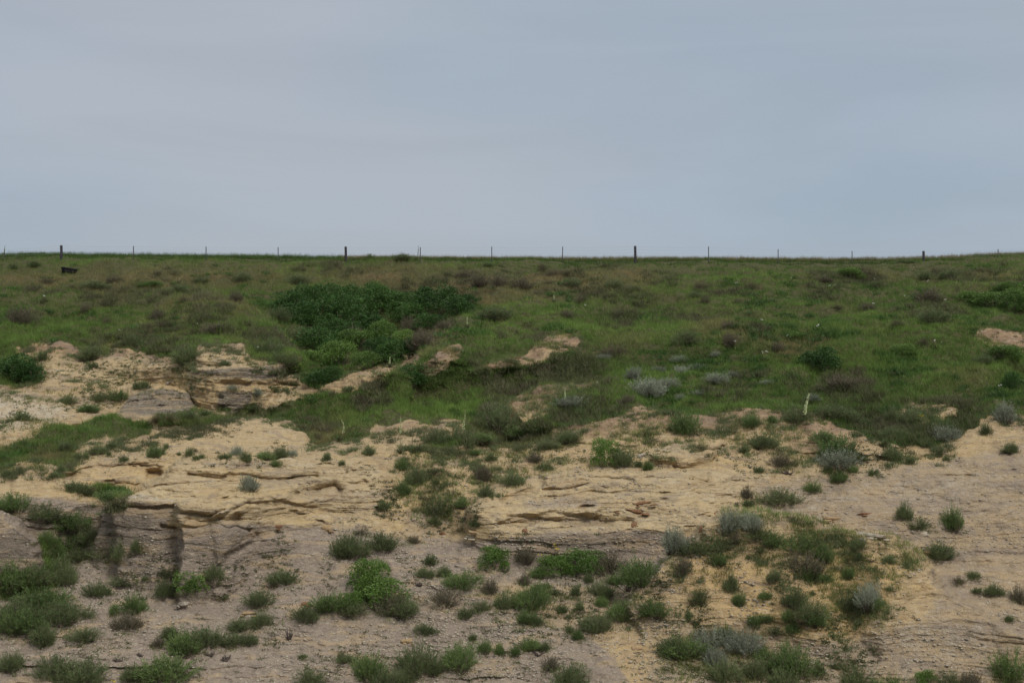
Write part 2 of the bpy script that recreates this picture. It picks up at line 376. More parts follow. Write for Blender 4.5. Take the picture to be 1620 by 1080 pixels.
# layered rock
for pts, v, b in (([(60, 740), (300, 725), (560, 720), (600, 740), (600, 832), (285, 838), (281, 798), (172, 797), (230, 768), (120, 784)], 1, 4), ([(740, 808), (760, 780), (800, 764), (856, 752), (1000, 742), (1180, 748), (1230, 790), (1180, 820), (1080, 842), (900, 850), (790, 846)], .9, 5),
               ([(180, 666), (205, 626), (235, 613), (480, 575), (480, 612), (455, 640), (345, 652)], .9, 3), ([(240, 690), (340, 655), (450, 655), (490, 690), (480, 715), (240, 712)], .5, 5), ([(0, 550), (310, 555), (320, 545), (400, 552), (480, 583), (480, 600), (200, 612), (0, 600)], .35, 6),
               ([(-340, 800), (60, 812), (80, 905), (-340, 960)], .12, 4), ([(172, 797), (281, 798), (255, 885), (145, 885)], .08, 3), ([(283, 826), (400, 832), (560, 834), (560, 880), (256, 885), (262, 838)], .0, 4), ([(1020, 712), (1145, 700), (1120, 730), (1030, 740)], .9, 4), ([(1480, 930), (1640, 950), (1640, 1080), (1250, 1060), (1380, 1010)], .1, 15),
               ([(1180, 748), (1620, 720), (1700, 800), (1450, 850), (1300, 830), (1180, 820)], .42, 10), ([(-60, 740), (90, 745), (60, 800), (-60, 800)], .5, 8), ([(500, 694), (640, 673), (745, 672), (700, 705), (500, 712)], .4, 4)):
    paint('rock', pts, v, b)
# dry straw and rusty bluestem among the grass
for pts, v, b in (([(0, 425), (120, 430), (330, 425), (460, 430), (440, 445), (280, 455), (150, 462), (0, 450)], .75, 7), ([(540, 435), (700, 428), (860, 436), (1010, 430), (1060, 445), (960, 460), (860, 480), (780, 485), (700, 460), (560, 450)], .8, 7),
               ([(1230, 540), (1280, 532), (1340, 555), (1290, 562), (1240, 575)], .7, 5), ([(440, 440), (540, 435), (560, 450), (460, 460)], .5, 6), ([(1330, 425), (1620, 430), (1620, 442), (1330, 440)], .6, 5), ([(620, 560), (660, 520), (720, 505), (700, 540), (640, 575)], .7, 5),
               ([(100, 465), (300, 460), (400, 470), (420, 500), (330, 500), (200, 485)], .4, 12), ([(1440, 570), (1620, 585), (1620, 610), (1480, 605)], .3, 10), ([(480, 655), (560, 690), (500, 698), (480, 680)], .5, 5), ([(940, 590), (1000, 585), (900, 610), (840, 620)], .5, 6), ([(1100, 500), (1220, 490), (1200, 560), (1080, 540)], .35, 12),
               ([(1100, 860), (1300, 850), (1450, 880), (1400, 920), (1200, 940), (1060, 910)], .5, 12), ([(640, 720), (900, 690), (1200, 680), (900, 740), (700, 790)], .5, 12), ([(60, 705), (100, 715), (80, 735), (30, 730)], .6, 5), ([(150, 505), (420, 520), (420, 545), (200, 535)], .3, 10)):
    paint('strawy', pts, v, b)
for pts, v, b in (([(-340, 400), (1960, 396), (1960, 418), (-340, 416)], .7, 3), ([(0, 495), (160, 490), (200, 520), (100, 545), (0, 550)], .6, 14), ([(560, 625), (700, 620), (800, 600), (790, 640), (750, 665), (600, 670)], .8, 8), ([(860, 590), (1100, 585), (1300, 620), (1620, 600), (1620, 650), (1000, 640)], .45, 10), ([(980, 448), (1200, 442), (1080, 465)], .8, 5),
               ([(1040, 470), (1400, 480), (1450, 520), (1200, 530), (1050, 500)], .5, 12), ([(800, 480), (960, 460), (1000, 480), (850, 520), (760, 520)], .5, 8), ([(190, 445), (260, 448), (260, 465), (190, 460)], .7, 4), ([(420, 540), (480, 545), (470, 570), (420, 570)], .5, 6)):
    paint('lush', pts, v, b)
for pts, v, b in (([(340, 426), (700, 424), (1060, 428), (1060, 452), (840, 470), (700, 462), (440, 455), (340, 448)], .9, 7), ([(0, 440), (400, 440), (420, 520), (0, 525)], .35, 14), ([(630, 545), (690, 512), (735, 500), (720, 520), (650, 560)], .9, 5), ([(1070, 500), (1180, 500), (1170, 552), (1060, 548)], .6, 8),
                  ([(1180, 650), (1300, 655), (1400, 668), (1560, 655), (1480, 700), (1350, 695), (1280, 672)], .7, 5), ([(1290, 598), (1390, 600), (1390, 620), (1290, 618)], .8, 4), ([(820, 575), (960, 560), (1000, 585), (840, 600)], .7, 6), ([(560, 632), (620, 630), (620, 645), (560, 645)], .7, 4), ([(680, 640), (800, 640), (790, 672), (620, 668)], .6, 6),
                  ([(1430, 470), (1540, 470), (1540, 515), (1430, 515)], .7, 7), ([(1100, 425), (1620, 425), (1620, 465), (1100, 465)], .4, 8), ([(880, 610), (990, 600), (1000, 612), (900, 632)], .6, 4), ([(130, 535), (320, 535), (320, 560), (130, 556)], .7, 6), ([(480, 655), (520, 690), (490, 700), (478, 680)], .8, 4), ([(330, 500), (440, 515), (470, 560), (400, 560), (340, 530)], .6, 8), ([(880, 488), (1000, 480), (1000, 520), (900, 515)], .5, 8)):
    paint('scrub', pts, v, b)
for pts, v, b in (([(740, 510), (860, 488), (1000, 470), (1060, 500), (960, 530), (800, 535), (740, 530)], .8, 8), ([(1000, 572), (1180, 570), (1300, 600), (1280, 640), (1000, 640), (900, 625)], .8, 8), ([(1180, 560), (1420, 560), (1620, 575), (1620, 600), (1300, 600)], .5, 8), ([(0, 500), (330, 500), (420, 530), (300, 545), (0, 540)], .5, 10)):
    paint('lush', pts, v, b)
# density masks: scattered tufts, low forbs, loose stones
for pts, v, b in (([(1060, 880), (1150, 818), (1270, 824), (1440, 874), (1470, 895), (1400, 980), (1300, 1000), (1200, 960), (1060, 930)], .33, 8), ([(640, 715), (760, 705), (960, 700), (900, 740), (740, 800), (680, 830), (640, 800)], .30, 10), ([(860, 690), (1010, 655), (1330, 665), (1430, 700), (1250, 730), (1150, 700), (1000, 715)], .5, 8),
               ([(0, 560), (300, 575), (300, 600), (200, 615), (150, 660), (0, 690)], .3, 10), ([(1140, 812), (1330, 838), (1462, 884), (1450, 900), (1330, 860), (1150, 828)], .9, 4), ([(480, 600), (560, 600), (560, 630), (450, 650)], .3, 6), ([(1180, 720), (1440, 690), (1420, 735), (1250, 750)], .3, 8), ([(1150, 960), (1350, 960), (1350, 1080), (1050, 1080), (1060, 1020)], .25, 12), ([(0, 690), (130, 690), (120, 740), (0, 745)], .5, 6), ([(700, 940), (1060, 930), (1060, 1000), (800, 990)], .1, 10)):
    paint('tuft', pts, v, b)
for pts, v, b in (([(0, 545), (480, 555), (480, 625), (200, 620), (180, 665), (0, 690)], .9, 8), ([(300, 645), (490, 650), (480, 735), (180, 735), (100, 700)], .3, 8), ([(560, 700), (760, 690), (760, 800), (700, 850), (560, 830)], .8, 8), ([(860, 680), (1460, 680), (1440, 750), (900, 740)], .5, 8), ([(0, 850), (1150, 860), (1250, 1080), (0, 1080)], .22, 20),
               ([(1050, 880), (1450, 880), (1400, 1080), (1050, 1080)], .6, 10)):
    paint('forb', pts, v, b)
M['stone'][:] = 0.25
for pts, v, b in (([(-340, 590), (150, 600), (160, 690), (-340, 700)], 1, 10), ([(270, 575), (480, 578), (480, 598), (270, 600)], 1, 4), ([(900, 725), (1010, 725), (1000, 765), (900, 760)], 1, 8), ([(0, 900), (620, 860), (620, 1080), (0, 1080)], .5, 20), ([(620, 860), (1180, 850), (1250, 1080), (620, 1080)], .8, 15),
               ([(180, 850), (260, 840), (260, 920), (180, 920)], 1, 8), ([(1480, 890), (1620, 920), (1620, 1000), (1480, 970)], .9, 10), ([(300, 650), (490, 650), (490, 690), (300, 690)], .6, 8), ([(340, 545), (480, 560), (480, 580), (340, 575)], .8, 6), ([(200, 612), (310, 615), (310, 650), (200, 650)], .6, 3)):
    paint('stone', pts, v, b)
for pts in ([(652, 600), (666, 575), (706, 542), (732, 534), (730, 556), (690, 594)], [(738, 585), (770, 570), (830, 555), (870, 528), (917, 530), (917, 550), (760, 590)], [(1533, 534), (1570, 523), (1650, 535), (1650, 552), (1560, 551)]):
    paint('tuft', pts, .8, 3)
M['stone'] *= np.clip(1 - M['grass'] * 1.3, 0, 1)

# ------------------------------------------------------------------ terrain mesh
cols = np.concatenate([[-3000, -1700, -900, -600, -450], np.arange(-335, -20, 5.0), np.arange(-20, 1640, 1.45), np.arange(1640, 1956, 5.0), [2080, 2250, 2550, 3300, 4600]])
s_rows = np.concatenate([np.linspace(0, 0.02, 12, endpoint=False), np.linspace(0.02, 0.74, 690, endpoint=False), np.linspace(0.74, 1.0, 60)])
def sample(R, x, y):
    x = np.clip(x, X0, X1 - 1.001) - X0
    y = np.clip(y, Y0, Y1 - 1.001) - Y0
    i, j = y.astype(int), x.astype(int)
    fy, fx = y - i, x - j
    return (R[i, j] * (1 - fx) + R[i, j + 1] * fx) * (1 - fy) + (R[i + 1, j] * (1 - fx) + R[i + 1, j + 1] * fx) * fy
PX = np.broadcast_to(cols[None, :], (len(s_rows), len(cols))).copy()
sy = sky_y(cols)[None, :]
PY = sy + s_rows[:, None] * (1330 - sy)
_z = np.zeros_like(PX)
EX = 7 * fbm(PX / 34, PY / 20, _z, 4, 301, .6) * np.clip((PY - sy - 10) / 30, 0, 1)
EY = 5 * fbm(PX / 30, PY / 22, _z + 7, 4, 311, .6) * np.clip((PY - sy - 10) / 30, 0, 1)
D = sample(DM, PX + EX, PY + EY)
WX = (PX - CX) / FPX * D
WY = D.copy()
WZ = CAMZ + (CY - PY) / FPX * D
JX = 9 * fbm(WX / 2.2, WY / 3, WZ / 1.5, 4, 201, .6)
JY = 7 * fbm(WX / 1.6, WY / 3, WZ / 1.0, 4, 211, .6) * np.clip((PY - sy - 4) / 20, 0, 1)
masks = {k: np.clip(sample(v, PX + JX, PY + JY), 0, 1) for k, v in M.items()}
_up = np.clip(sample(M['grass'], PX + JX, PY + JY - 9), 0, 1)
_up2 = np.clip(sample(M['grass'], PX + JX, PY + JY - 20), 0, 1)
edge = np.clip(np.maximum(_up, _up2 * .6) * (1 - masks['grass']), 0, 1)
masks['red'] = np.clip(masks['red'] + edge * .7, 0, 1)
masks['edge'] = edge
far_fix = np.clip((PY - sy) / 14, 0, 1)          # the skyline stays put

# normals of the smooth surface
def normals(X, Y, Z):
    ux, uy, uz = [np.gradient(a, axis=1) for a in (X, Y, Z)]
    vx, vy, vz = [np.gradient(a, axis=0) for a in (X, Y, Z)]
    nx, ny, nz = uy * vz - uz * vy, uz * vx - ux * vz, ux * vy - uy * vx
    l = np.sqrt(nx * nx + ny * ny + nz * nz) + 1e-9
    s = np.where(nz < 0, -1, 1)
    s = np.sign(-ny * 1.0 + nz * 0.5)
    s[s == 0] = 1
    return nx / l * s, ny / l * s, nz / l * s
NX, NY, NZ = normals(WX, WY, WZ)
NZ = gauss(NZ, 2, 2); NX = gauss(NX, 2, 2); NY = gauss(NY, 2, 2)
g = masks['grass']; rk = masks['rock']; bare = 1 - g
n_big = fbm(WX / 7, WY / 7, WZ / 5, 3, 3)
n_mid = fbm(WX / 1.7, WY / 1.7, WZ / 1.3, 4, 9)
n_fin = fbm(WX / 0.45, WY / 0.45, WZ / 0.3, 3, 21)
rill = np.abs(fbm(WX / 2.1 + 0.3 * n_mid, WY / 9, WZ / 9, 3, 31))   # down-slope runnels
steepness = np.clip(1 - NZ, 0, 1)
disp = 0.42 * n_big * (0.6 + 1.6 * g) + (0.21 + .34 * g) * n_mid + 0.035 * n_fin * bare * (1.2 + rk) - 0.42 * (0.35 - rill) * bare * (1 - rk) * np.clip(steepness * 3, 0.2, 1)
disp += 0.16 * g * fbm(WX / 0.9, WY / 0.9, WZ / 0.9, 2, 44)
disp -= .5 * masks['red'] * bare * (.3 - rill)
disp *= far_fix
WX += NX * disp; WY += NY * disp; WZ += NZ * disp
# bedding: harder and softer layers push the rock face in and out along the line of sight
def layers(z, t, seed):
    q = z / t
    i = np.floor(q)
    f = q - i
    zero = np.zeros_like(i)
    a, b = _hash(i, zero, zero, seed), _hash(i + 1, zero, zero, seed)
    e = np.clip((f - 0.72) / 0.28, 0, 1)
    return a + (b - a) * e * e * (3 - 2 * e)
warp = 0.45 * fbm(WX / 5, WY / 9, WZ / 4, 3, 51) + 0.10 * fbm(WX / 1.1, WY / 1.5, WZ / 1.0, 3, 57) + 0.03 * WX
patchy = np.clip(0.35 + 1.9 * fbm(WX / 2.6, WY / 4, WZ / 0.7, 3, 61), 0, 1.3)
st = 0.62 * (layers(WZ + warp, 0.42, 5) - 0.5) * patchy + 0.22 * patchy * (layers(WZ + warp * 1.3, 0.15, 6) - 0.5) + 0.12 * (layers(WZ + warp * 1.1, 0.065, 8) - 0.5)
_li = np.floor((WZ + warp) / 0.42)
_zz = np.zeros_like(_li)
_bw = 0.8 + 1.6 * _hash(_li, _zz, _zz, 91)
_bi = np.floor((WX + .25 * n_mid) / _bw + 13 * _hash(_li, _zz, _zz, 92))
st = st + (0.30 * (_hash(_bi, _li, _zz, 93) - .5)) * np.clip(patchy * 1.2, 0, 1)
_li2 = np.floor((WZ + warp) / 0.15)
_bi2 = np.floor((WX + .12 * n_fin) / 0.5 + 7 * _hash(_li2, _zz, _zz, 94))
st = st + (0.12 * (_hash(_bi2, _li2, _zz, 95) - .5)) * np.clip(patchy, 0, 1)
pits = np.clip(fbm(WX / 0.9, WY / 1.2, WZ / 0.28, 3, 71) - 0.30, 0, 1) * 1.1
WY += rk * far_fix * (-st * 0.46 + pits * .7)
pz = np.clip(.2 + 1.6 * fbm(WX / 4, WY / 5, WZ / 1.5, 3, 63), 0, 1.4)
st2 = pz * 0.26 * (layers(WZ + warp, 0.2, 15) - 0.5) + 0.05 * (layers(WZ + warp, 0.08, 16) - 0.5)
WY += bare * (1 - rk) * (1 - .75 * masks['mud_shade']) * far_fix * -st2 * 1.15

H, Wn = WX.shape
# rows beyond the skyline: the level plain behind the fence; rows nearer than the frame: the valley floor and the bank the camera stands on
def rowcat(arrs):
    return np.vstack(arrs)
pl_x, pl_y, pl_z = [], [], []
for d in (6000, 2500, 1000, 500, 300, 220, 170):
    k = d / 153.0
    pl_x.append(WX[0] * k); pl_y.append(np.full(Wn, float(d))); pl_z.append(WZ[0] - 0.012 * (d - 153))
nr_x, nr_y, nr_z = [], [], []
for d, z in ((50, -4.4), (32, -4.8), (18, 1.0), (8, 11.0), (0, 13.4), (-12, 14.0), (-60, 15.0)):
    nr_x.append(WX[-1] * (1.0 if d > 20 else 1.3)); nr_y.append(np.full(Wn, float(d))); nr_z.append(np.full(Wn, float(z)))
AX = rowcat([np.array(pl_x), WX, np.array(nr_x)])
AY = rowcat([np.array(pl_y), WY, np.array(nr_y)])
AZ = rowcat([np.array(pl_z), WZ, np.array(nr_z)])
R0 = len(pl_x)
def full(mask, topv, botv):
    return rowcat([np.full((len(pl_x), Wn), topv), mask, np.full((len(nr_x), Wn), botv)])

def grid_mesh(name, X, Y, Z):
    h, w = X.shape
    me = bpy.data.meshes.new(name)
    co = np.stack([X, Y, Z], -1).reshape(-1, 3).astype(np.float32)
    idx = np.arange(h * w, dtype=np.int32).reshape(h, w)
    q = np.stack([idx[1:, :-1], idx[1:, 1:], idx[:-1, 1:], idx[:-1, :-1]], -1).reshape(-1, 4)
    me.vertices.add(len(co)); me.vertices.foreach_set("co", co.ravel())
    me.loops.add(q.size); me.loops.foreach_set("vertex_index", q.ravel())
    me.polygons.add(len(q)); me.polygons.foreach_set("loop_start", np.arange(0, q.size, 4, dtype=np.int32))
    me.polygons.foreach_set("use_smooth", np.ones(len(q), bool))
    me.update(calc_edges=True)
    return me
def color_attr(me, name, chans):
    a = me.attributes.new(name, 'FLOAT_COLOR', 'POINT')
    c = np.stack([x.ravel() for x in chans], -1).astype(np.float32)
    a.data.foreach_set("color", c.ravel())

# ------------------------------------------------------------------ materials
def new_mat(name, rough=0.9, spec=0.2):
    m = bpy.data.materials.new(name)
    m.use_nodes = True
    nt = m.node_tree
    b = nt.nodes["Principled BSDF"]
    b.inputs["Roughness"].default_value = rough
    b.inputs["Specular IOR Level"].default_value = spec
    return m, nt, b
class NG:
    def __init__(s, nt): s.nt = nt
    def node(s, t, **kw):
        n = s.nt.nodes.new(t)
        for k, v in kw.items(): setattr(n, k, v)
        return n
    def link(s, a, b): s.nt.links.new(a, b)
    def val(s, v, sock):
        if isinstance(v, (int, float, tuple)): sock.default_value = v
        else: s.link(v, sock)
    def math(s, op, a, b=0.0, c=None, clamp=False):
        n = s.node("ShaderNodeMath", operation=op); n.use_clamp = clamp
        s.val(a, n.inputs[0]); s.val(b, n.inputs[1])
        if c is not None: s.val(c, n.inputs[2])
        return n.outputs[0]
    def mix(s, f, a, b, blend='MIX'):
        n = s.node("ShaderNodeMix", data_type='RGBA', blend_type=blend)
        s.val(f, n.inputs[0])
        for v, k in ((a, 6), (b, 7)):
            if isinstance(v, tuple): n.inputs[k].default_value = (*v, 1) if len(v) == 3 else v
            else: s.link(v, n.inputs[k])
        return n.outputs[2]
    def noise(s, vec, scale, detail=3, rough=0.5, sc=None, dist=0.0):
        if sc:
            m = s.node("ShaderNodeMapping"); m.inputs["Scale"].default_value = sc
            s.link(vec, m.inputs[0]); vec = m.outputs[0]
        n = s.node("ShaderNodeTexNoise"); s.link(vec, n.inputs["Vector"])
        n.inputs["Scale"].default_value = scale; n.inputs["Detail"].default_value = detail
        n.inputs["Roughness"].default_value = rough; n.inputs["Distortion"].default_value = dist
        return n.outputs["Fac"]
    def smooth(s, v, lo, hi, a=0.0, b=1.0):
        n = s.node("ShaderNodeMapRange", interpolation_type='SMOOTHSTEP')
        s.val(v, n.inputs[0]); n.inputs[1].default_value = lo; n.inputs[2].default_value = hi
        n.inputs[3].default_value = a; n.inputs[4].default_value = b
        return n.outputs[0]

def ground_material():
    m, nt, b = new_mat("eroded_ground", 0.95, 0.1)
    N = NG(nt)
    P = N.node("ShaderNodeTexCoord").outputs["Object"]
    def attr(nm):
        a = N.node("ShaderNodeAttribute"); a.attribute_name = nm
        sp = N.node("ShaderNodeSeparateColor"); N.link(a.outputs["Color"], sp.inputs[0])
        return sp.outputs[0], sp.outputs[1], sp.outputs[2], a.outputs["Alpha"]
    grass, clay, white, dark = attr("cover")
    red, ochre, rock, mud_shade = attr("soil")
    n1 = N.noise(P, 0.35, 5, .55); n2 = N.noise(P, 1.9, 5, .6); n3 = N.noise(P, 8.0, 4, .6); n4 = N.noise(P, 22.0, 3, .7)
    strat = N.noise(P, 1.0, 6, .65, (0.16, 0.16, 3.2), 0.6)
    strat2 = N.noise(P, 1.0, 5, .6, (0.5, 0.5, 11.0), 0.4)
    col = N.mix(N.smooth(n2, .3, .72), (.37, .255, .135), (.53, .395, .215))
    col = N.mix(N.math('MULTIPLY', N.smooth(strat, .47, .62), 0.55), col, (.52, .36, .155))
    col = N.mix(N.math('MULTIPLY', N.smooth(strat, .50, .34), N.math('MULTIPLY', rock, .35)), col, (.33, .26, .19))
    col = N.mix(N.math('MULTIPLY', rock, N.smooth(n1, .35, .6, .15, .55)), col, (.64, .515, .315))
    def over(col, mk, c1, c2, jit=.5, lo=.32, hi=.62):
        j = N.math('ADD', mk, N.math('MULTIPLY', N.math('SUBTRACT', n2, .5), jit))
        j = N.math('ADD', j, N.math('MULTIPLY', N.math('SUBTRACT', n3, .5), jit * .8))
        f = N.smooth(j, lo, hi)
        return N.mix(f, col, N.mix(N.smooth(n3, .3, .7), c1, c2)), f
    col, _ = over(col, ochre, (.48, .30, .12), (.58, .41, .19), .9, .25, .95)
    col, _ = over(col, clay, (.225, .178, .145), (.325, .265, .218), .55, .25, .75)
    col, _ = over(col, mud_shade, (.13, .105, .085), (.215, .175, .14), .5, .25, .85)
    col, _ = over(col, white, (.47, .40, .30), (.58, .51, .40), 1.1, .35, .95)
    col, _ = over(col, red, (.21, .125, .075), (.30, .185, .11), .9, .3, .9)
    col, _ = over(col, dark, (.075, .064, .05), (.21, .18, .14), .9, .3, .75)
    blot = N.noise(P, 1.0, 5, .65, (.28, .5, 1.6), 1.2)
    col = N.mix(N.math('MULTIPLY', N.smooth(blot, .50, .62), .6), col, (.44, .31, .175))
    col = N.mix(N.math('MULTIPLY', N.smooth(blot, .47, .38), .5), col, (.21, .165, .14))
    fleck = N.noise(P, 1.0, 4, .7, (2.2, 2.2, 9.0), .8)
    col = N.mix(N.math('MULTIPLY', N.smooth(fleck, .57, .68), .6), col, (.13, .095, .07))
    col = N.mix(N.math('MULTIPLY', N.smooth(fleck, .42, .33), .55), col, (.55, .47, .36))
    # thin beds of differing tone where the rock is layered
    f = N.math('MULTIPLY', N.smooth(strat2, .56, .66), N.math('MULTIPLY', rock, .45))
    col = N.mix(f, col, (.27, .17, .09))
    f = N.math('MULTIPLY', N.smooth(strat2, .42, .34), N.math('MULTIPLY', rock, .4))
    col = N.mix(f, col, (.56, .49, .38))
    # scattered dark litter and pale chips
    v = N.node("ShaderNodeTexVoronoi"); v.inputs["Scale"].default_value = 7.0; N.link(P, v.inputs["Vector"])
    vs = N.node("ShaderNodeSeparateColor"); N.link(v.outputs["Color"], vs.inputs[0])
    chip = N.math('MULTIPLY', N.smooth(v.outputs["Distance"], .30, .22), N.math('GREATER_THAN', vs.outputs[0], .80))
    chip = N.math('MULTIPLY', chip, N.smooth(n1, .42, .6))
    col = N.mix(N.math('MULTIPLY', chip, .55), col, N.mix(N.math('GREATER_THAN', vs.outputs[1], .5), (.20, .14, .10), (.58, .52, .43)))
    col = N.mix(N.smooth(n4, .25, .75), N.mix(.20, col, (.08, .06, .04)), N.mix(.16, col, (.66, .56, .42)))
    tone = N.smooth(n1, .3, .7)
    col = N.mix(N.math('MULTIPLY', tone, .16), col, (.26, .20, .15))
    col, gf = over(col, grass, (.055, .068, .026), (.12, .10, .055), .75, .38, .6)
    N.link(col, b.inputs["Base Color"])
    bump1 = N.node("ShaderNodeBump"); bump1.inputs["Strength"].default_value = 0.95; bump1.inputs["Distance"].default_value = 0.09
    hgt = N.math('ADD', N.math('MULTIPLY', n3, 1.0), N.math('MULTIPLY', n4, .35))
    hgt = N.math('ADD', hgt, N.math('MULTIPLY', N.math('MULTIPLY', strat2, rock), 1.3))
    hgt = N.math('ADD', hgt, N.math('MULTIPLY', chip, .5))
    hgt = N.math('ADD', hgt, N.math('MULTIPLY', fleck, 1.6))
    N.link(hgt, bump1.inputs["Height"]); N.link(bump1.outputs[0], b.inputs["Normal"])
    return m

def leaf_material(name, c_dark, c_light, dry=None, rough=0.6, trans=0.25, obj_var=0.35):
    m, nt, b = new_mat(name, rough, 0.25)
    N = NG(nt)
    a = N.node("ShaderNodeAttribute"); a.attribute_name = "tint"
    sp = N.node("ShaderNodeSeparateColor"); N.link(a.outputs["Color"], sp.inputs[0])
    oi = N.node("ShaderNodeObjectInfo")
    P = N.node("ShaderNodeNewGeometry").outputs["Position"]
    t = N.math('ADD', N.math('MULTIPLY', sp.outputs[0], 1 - obj_var), N.math('MULTIPLY', oi.outputs["Random"], obj_var))
    col = N.mix(t, c_dark, c_light)
    if dry:
        col = N.mix(sp.outputs[1], col, dry)
    nz = N.noise(P, 1.3, 2)
    col = N.mix(N.smooth(nz, .35, .7), N.mix(.3, col, (0, 0, 0)), col)
    N.link(col, b.inputs["Base Color"])
    tr = N.node("ShaderNodeBsdfTranslucent"); N.link(col, tr.inputs["Color"])
    mx = N.node("ShaderNodeMixShader"); mx.inputs[0].default_value = trans
    N.link(b.outputs[0], mx.inputs[1]); N.link(tr.outputs[0], mx.inputs[2])
    out = [n for n in nt.nodes if n.type == 'OUTPUT_MATERIAL'][0]
    N.link(mx.outputs[0], out.inputs[0])
    return m
def plain(name, c1, c2, scale=6, rough=.85):
    m, nt, b = new_mat(name, rough, .2)
    N = NG(nt)
    P = N.node("ShaderNodeTexCoord").outputs["Object"]
    N.link(N.mix(N.smooth(N.noise(P, scale, 4), .35, .65), c1, c2), b.inputs["Base Color"])
    bp = N.node("ShaderNodeBump"); bp.inputs["Strength"].default_value = .5; bp.inputs["Distance"].default_value = .02
    N.link(N.noise(P, scale * 3, 3), bp.inputs["Height"]); N.link(bp.outputs[0], b.inputs["Normal"])
    return m
MAT = {
 'ground': ground_material(),
 'grass': None,
 'leafy': leaf_material("sumac_leaf", (.065, .135, .03), (.21, .33, .075), (.12, .14, .05), .5, .3),
 'fresh': leaf_material("fresh_brush_leaf", (.075, .125, .04), (.23, .32, .105), (.15, .14, .07), .6, .25),
 'thicket': leaf_material("thicket_leaf", (.028, .075, .018), (.095, .19, .042), (.05, .07, .03), .5, .25, .6),
 'brush': leaf_material("rabbitbrush_leaf", (.08, .115, .045), (.23, .28, .12), (.16, .14, .08)),
 'sage': leaf_material("sage_leaf", (.19, .215, .155), (.39, .42, .32), (.22, .19, .14), .8, .15),
 'dry': leaf_material("dry_twig", (.085, .076, .046), (.17, .15, .09), (.12, .13, .06), .9, .1),
 'yucca': leaf_material("yucca_leaf", (.08, .11, .05), (.17, .19, .09), (.22, .17, .10), .5, .1),
 'stem': plain("shrub_stem", (.09, .07, .055), (.16, .13, .10), 20),
 'stalk': plain("yucca_stalk", (.17, .17, .08), (.24, .20, .11), 12),
 'drystalk': plain("dry_stalk", (.16, .12, .08), (.24, .18, .12), 12),
 'bloom': plain("yucca_bloom", (.42, .48, .24), (.62, .66, .38), 25),
 'white_petal': plain("white_petal", (.78, .78, .72), (.88, .88, .82), 25),
 'yellow_petal': plain("yellow_petal", (.55, .42, .03), (.70, .56, .06), 25),
 'post': plain("weathered_post", (.030, .026, .032), (.06, .052, .06), 9),
 'steel': plain("painted_steel_post", (.03, .035, .035), (.06, .06, .055), 9, .6),
 'wire': plain("galvanised_wire", (.30, .31, .33), (.40, .41, .43), 9, .5),
 'iron': plain("iron_stained_rock", (.15, .07, .035), (.26, .15, .085), 5),
 'greyrock': plain("grey_rock", (.22, .185, .15), (.42, .36, .29), 5),
 'palerock': plain("pale_rock", (.36, .30, .22), (.52, .46, .36), 6),
 'darkwood': plain("dark_timber", (.012, .011, .012), (.028, .024, .024), 6),
}
MAT['grass'] = leaf_material("prairie_grass", (.052, .105, .022), (.19, .30, .063), (.33, .235, .125), .7, .3, 0.0)
MAT['forb'] = leaf_material("low_forb", (.06, .085, .035), (.15, .18, .075), (.20, .16, .09), .7, .25, 0.0)

me = grid_mesh("hillside", AX, AY, AZ)
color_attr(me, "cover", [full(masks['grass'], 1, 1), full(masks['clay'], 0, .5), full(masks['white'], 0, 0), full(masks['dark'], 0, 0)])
color_attr(me, "soil", [full(masks['red'], 0, 0), full(masks['ochre'], 0, 0), full(masks['rock'], 0, 0), full(masks['mud_shade'], 0, 0)])
me.materials.append(MAT['ground'])
hill = bpy.data.objects.new("hillside", me)
hill['kind'] = 'structure'
COL.objects.link(hill)

# projected position of every terrain vertex, to find the ground seen in a given direction
PRY = CY - (WZ - CAMZ) / WY * FPX
def ground_at(x, y):
    xc = (x - CX) / FPX
    j = int(np.clip(np.searchsorted(cols, x), 1, Wn - 2))
    pr = PRY[:, j]
    e = np.abs(pr - y)
    c = np.where(e < e.min() + 1.2)[0]
    i = c[np.argmin(WY[c, j])]
    return Vector((xc * WY[i, j], WY[i, j], WZ[i, j]))

# ------------------------------------------------------------------ mesh builders
def tri_mesh(name, V, F, mat, tint=None):
    """V (n,3), F (m,3) index arrays, tint (n,2)"""
    me = bpy.data.meshes.new(name)
    V = np.asarray(V, np.float32); F = np.asarray(F, np.int32)
    me.vertices.add(len(V)); me.vertices.foreach_set("co", V.ravel())
    me.loops.add(F.size); me.loops.foreach_set("vertex_index", F.ravel())
    me.polygons.add(len(F)); me.polygons.foreach_set("loop_start", np.arange(0, F.size, F.shape[1], dtype=np.int32))
    me.update(calc_edges=True)
    if tint is not None:
        a = me.attributes.new("tint", 'FLOAT_COLOR', 'POINT')
        t = np.ones((len(V), 4), np.float32); t[:, 0] = tint[:, 0]; t[:, 1] = tint[:, 1]
        a.data.foreach_set("color", t.ravel())
    me.materials.append(mat)
    return me

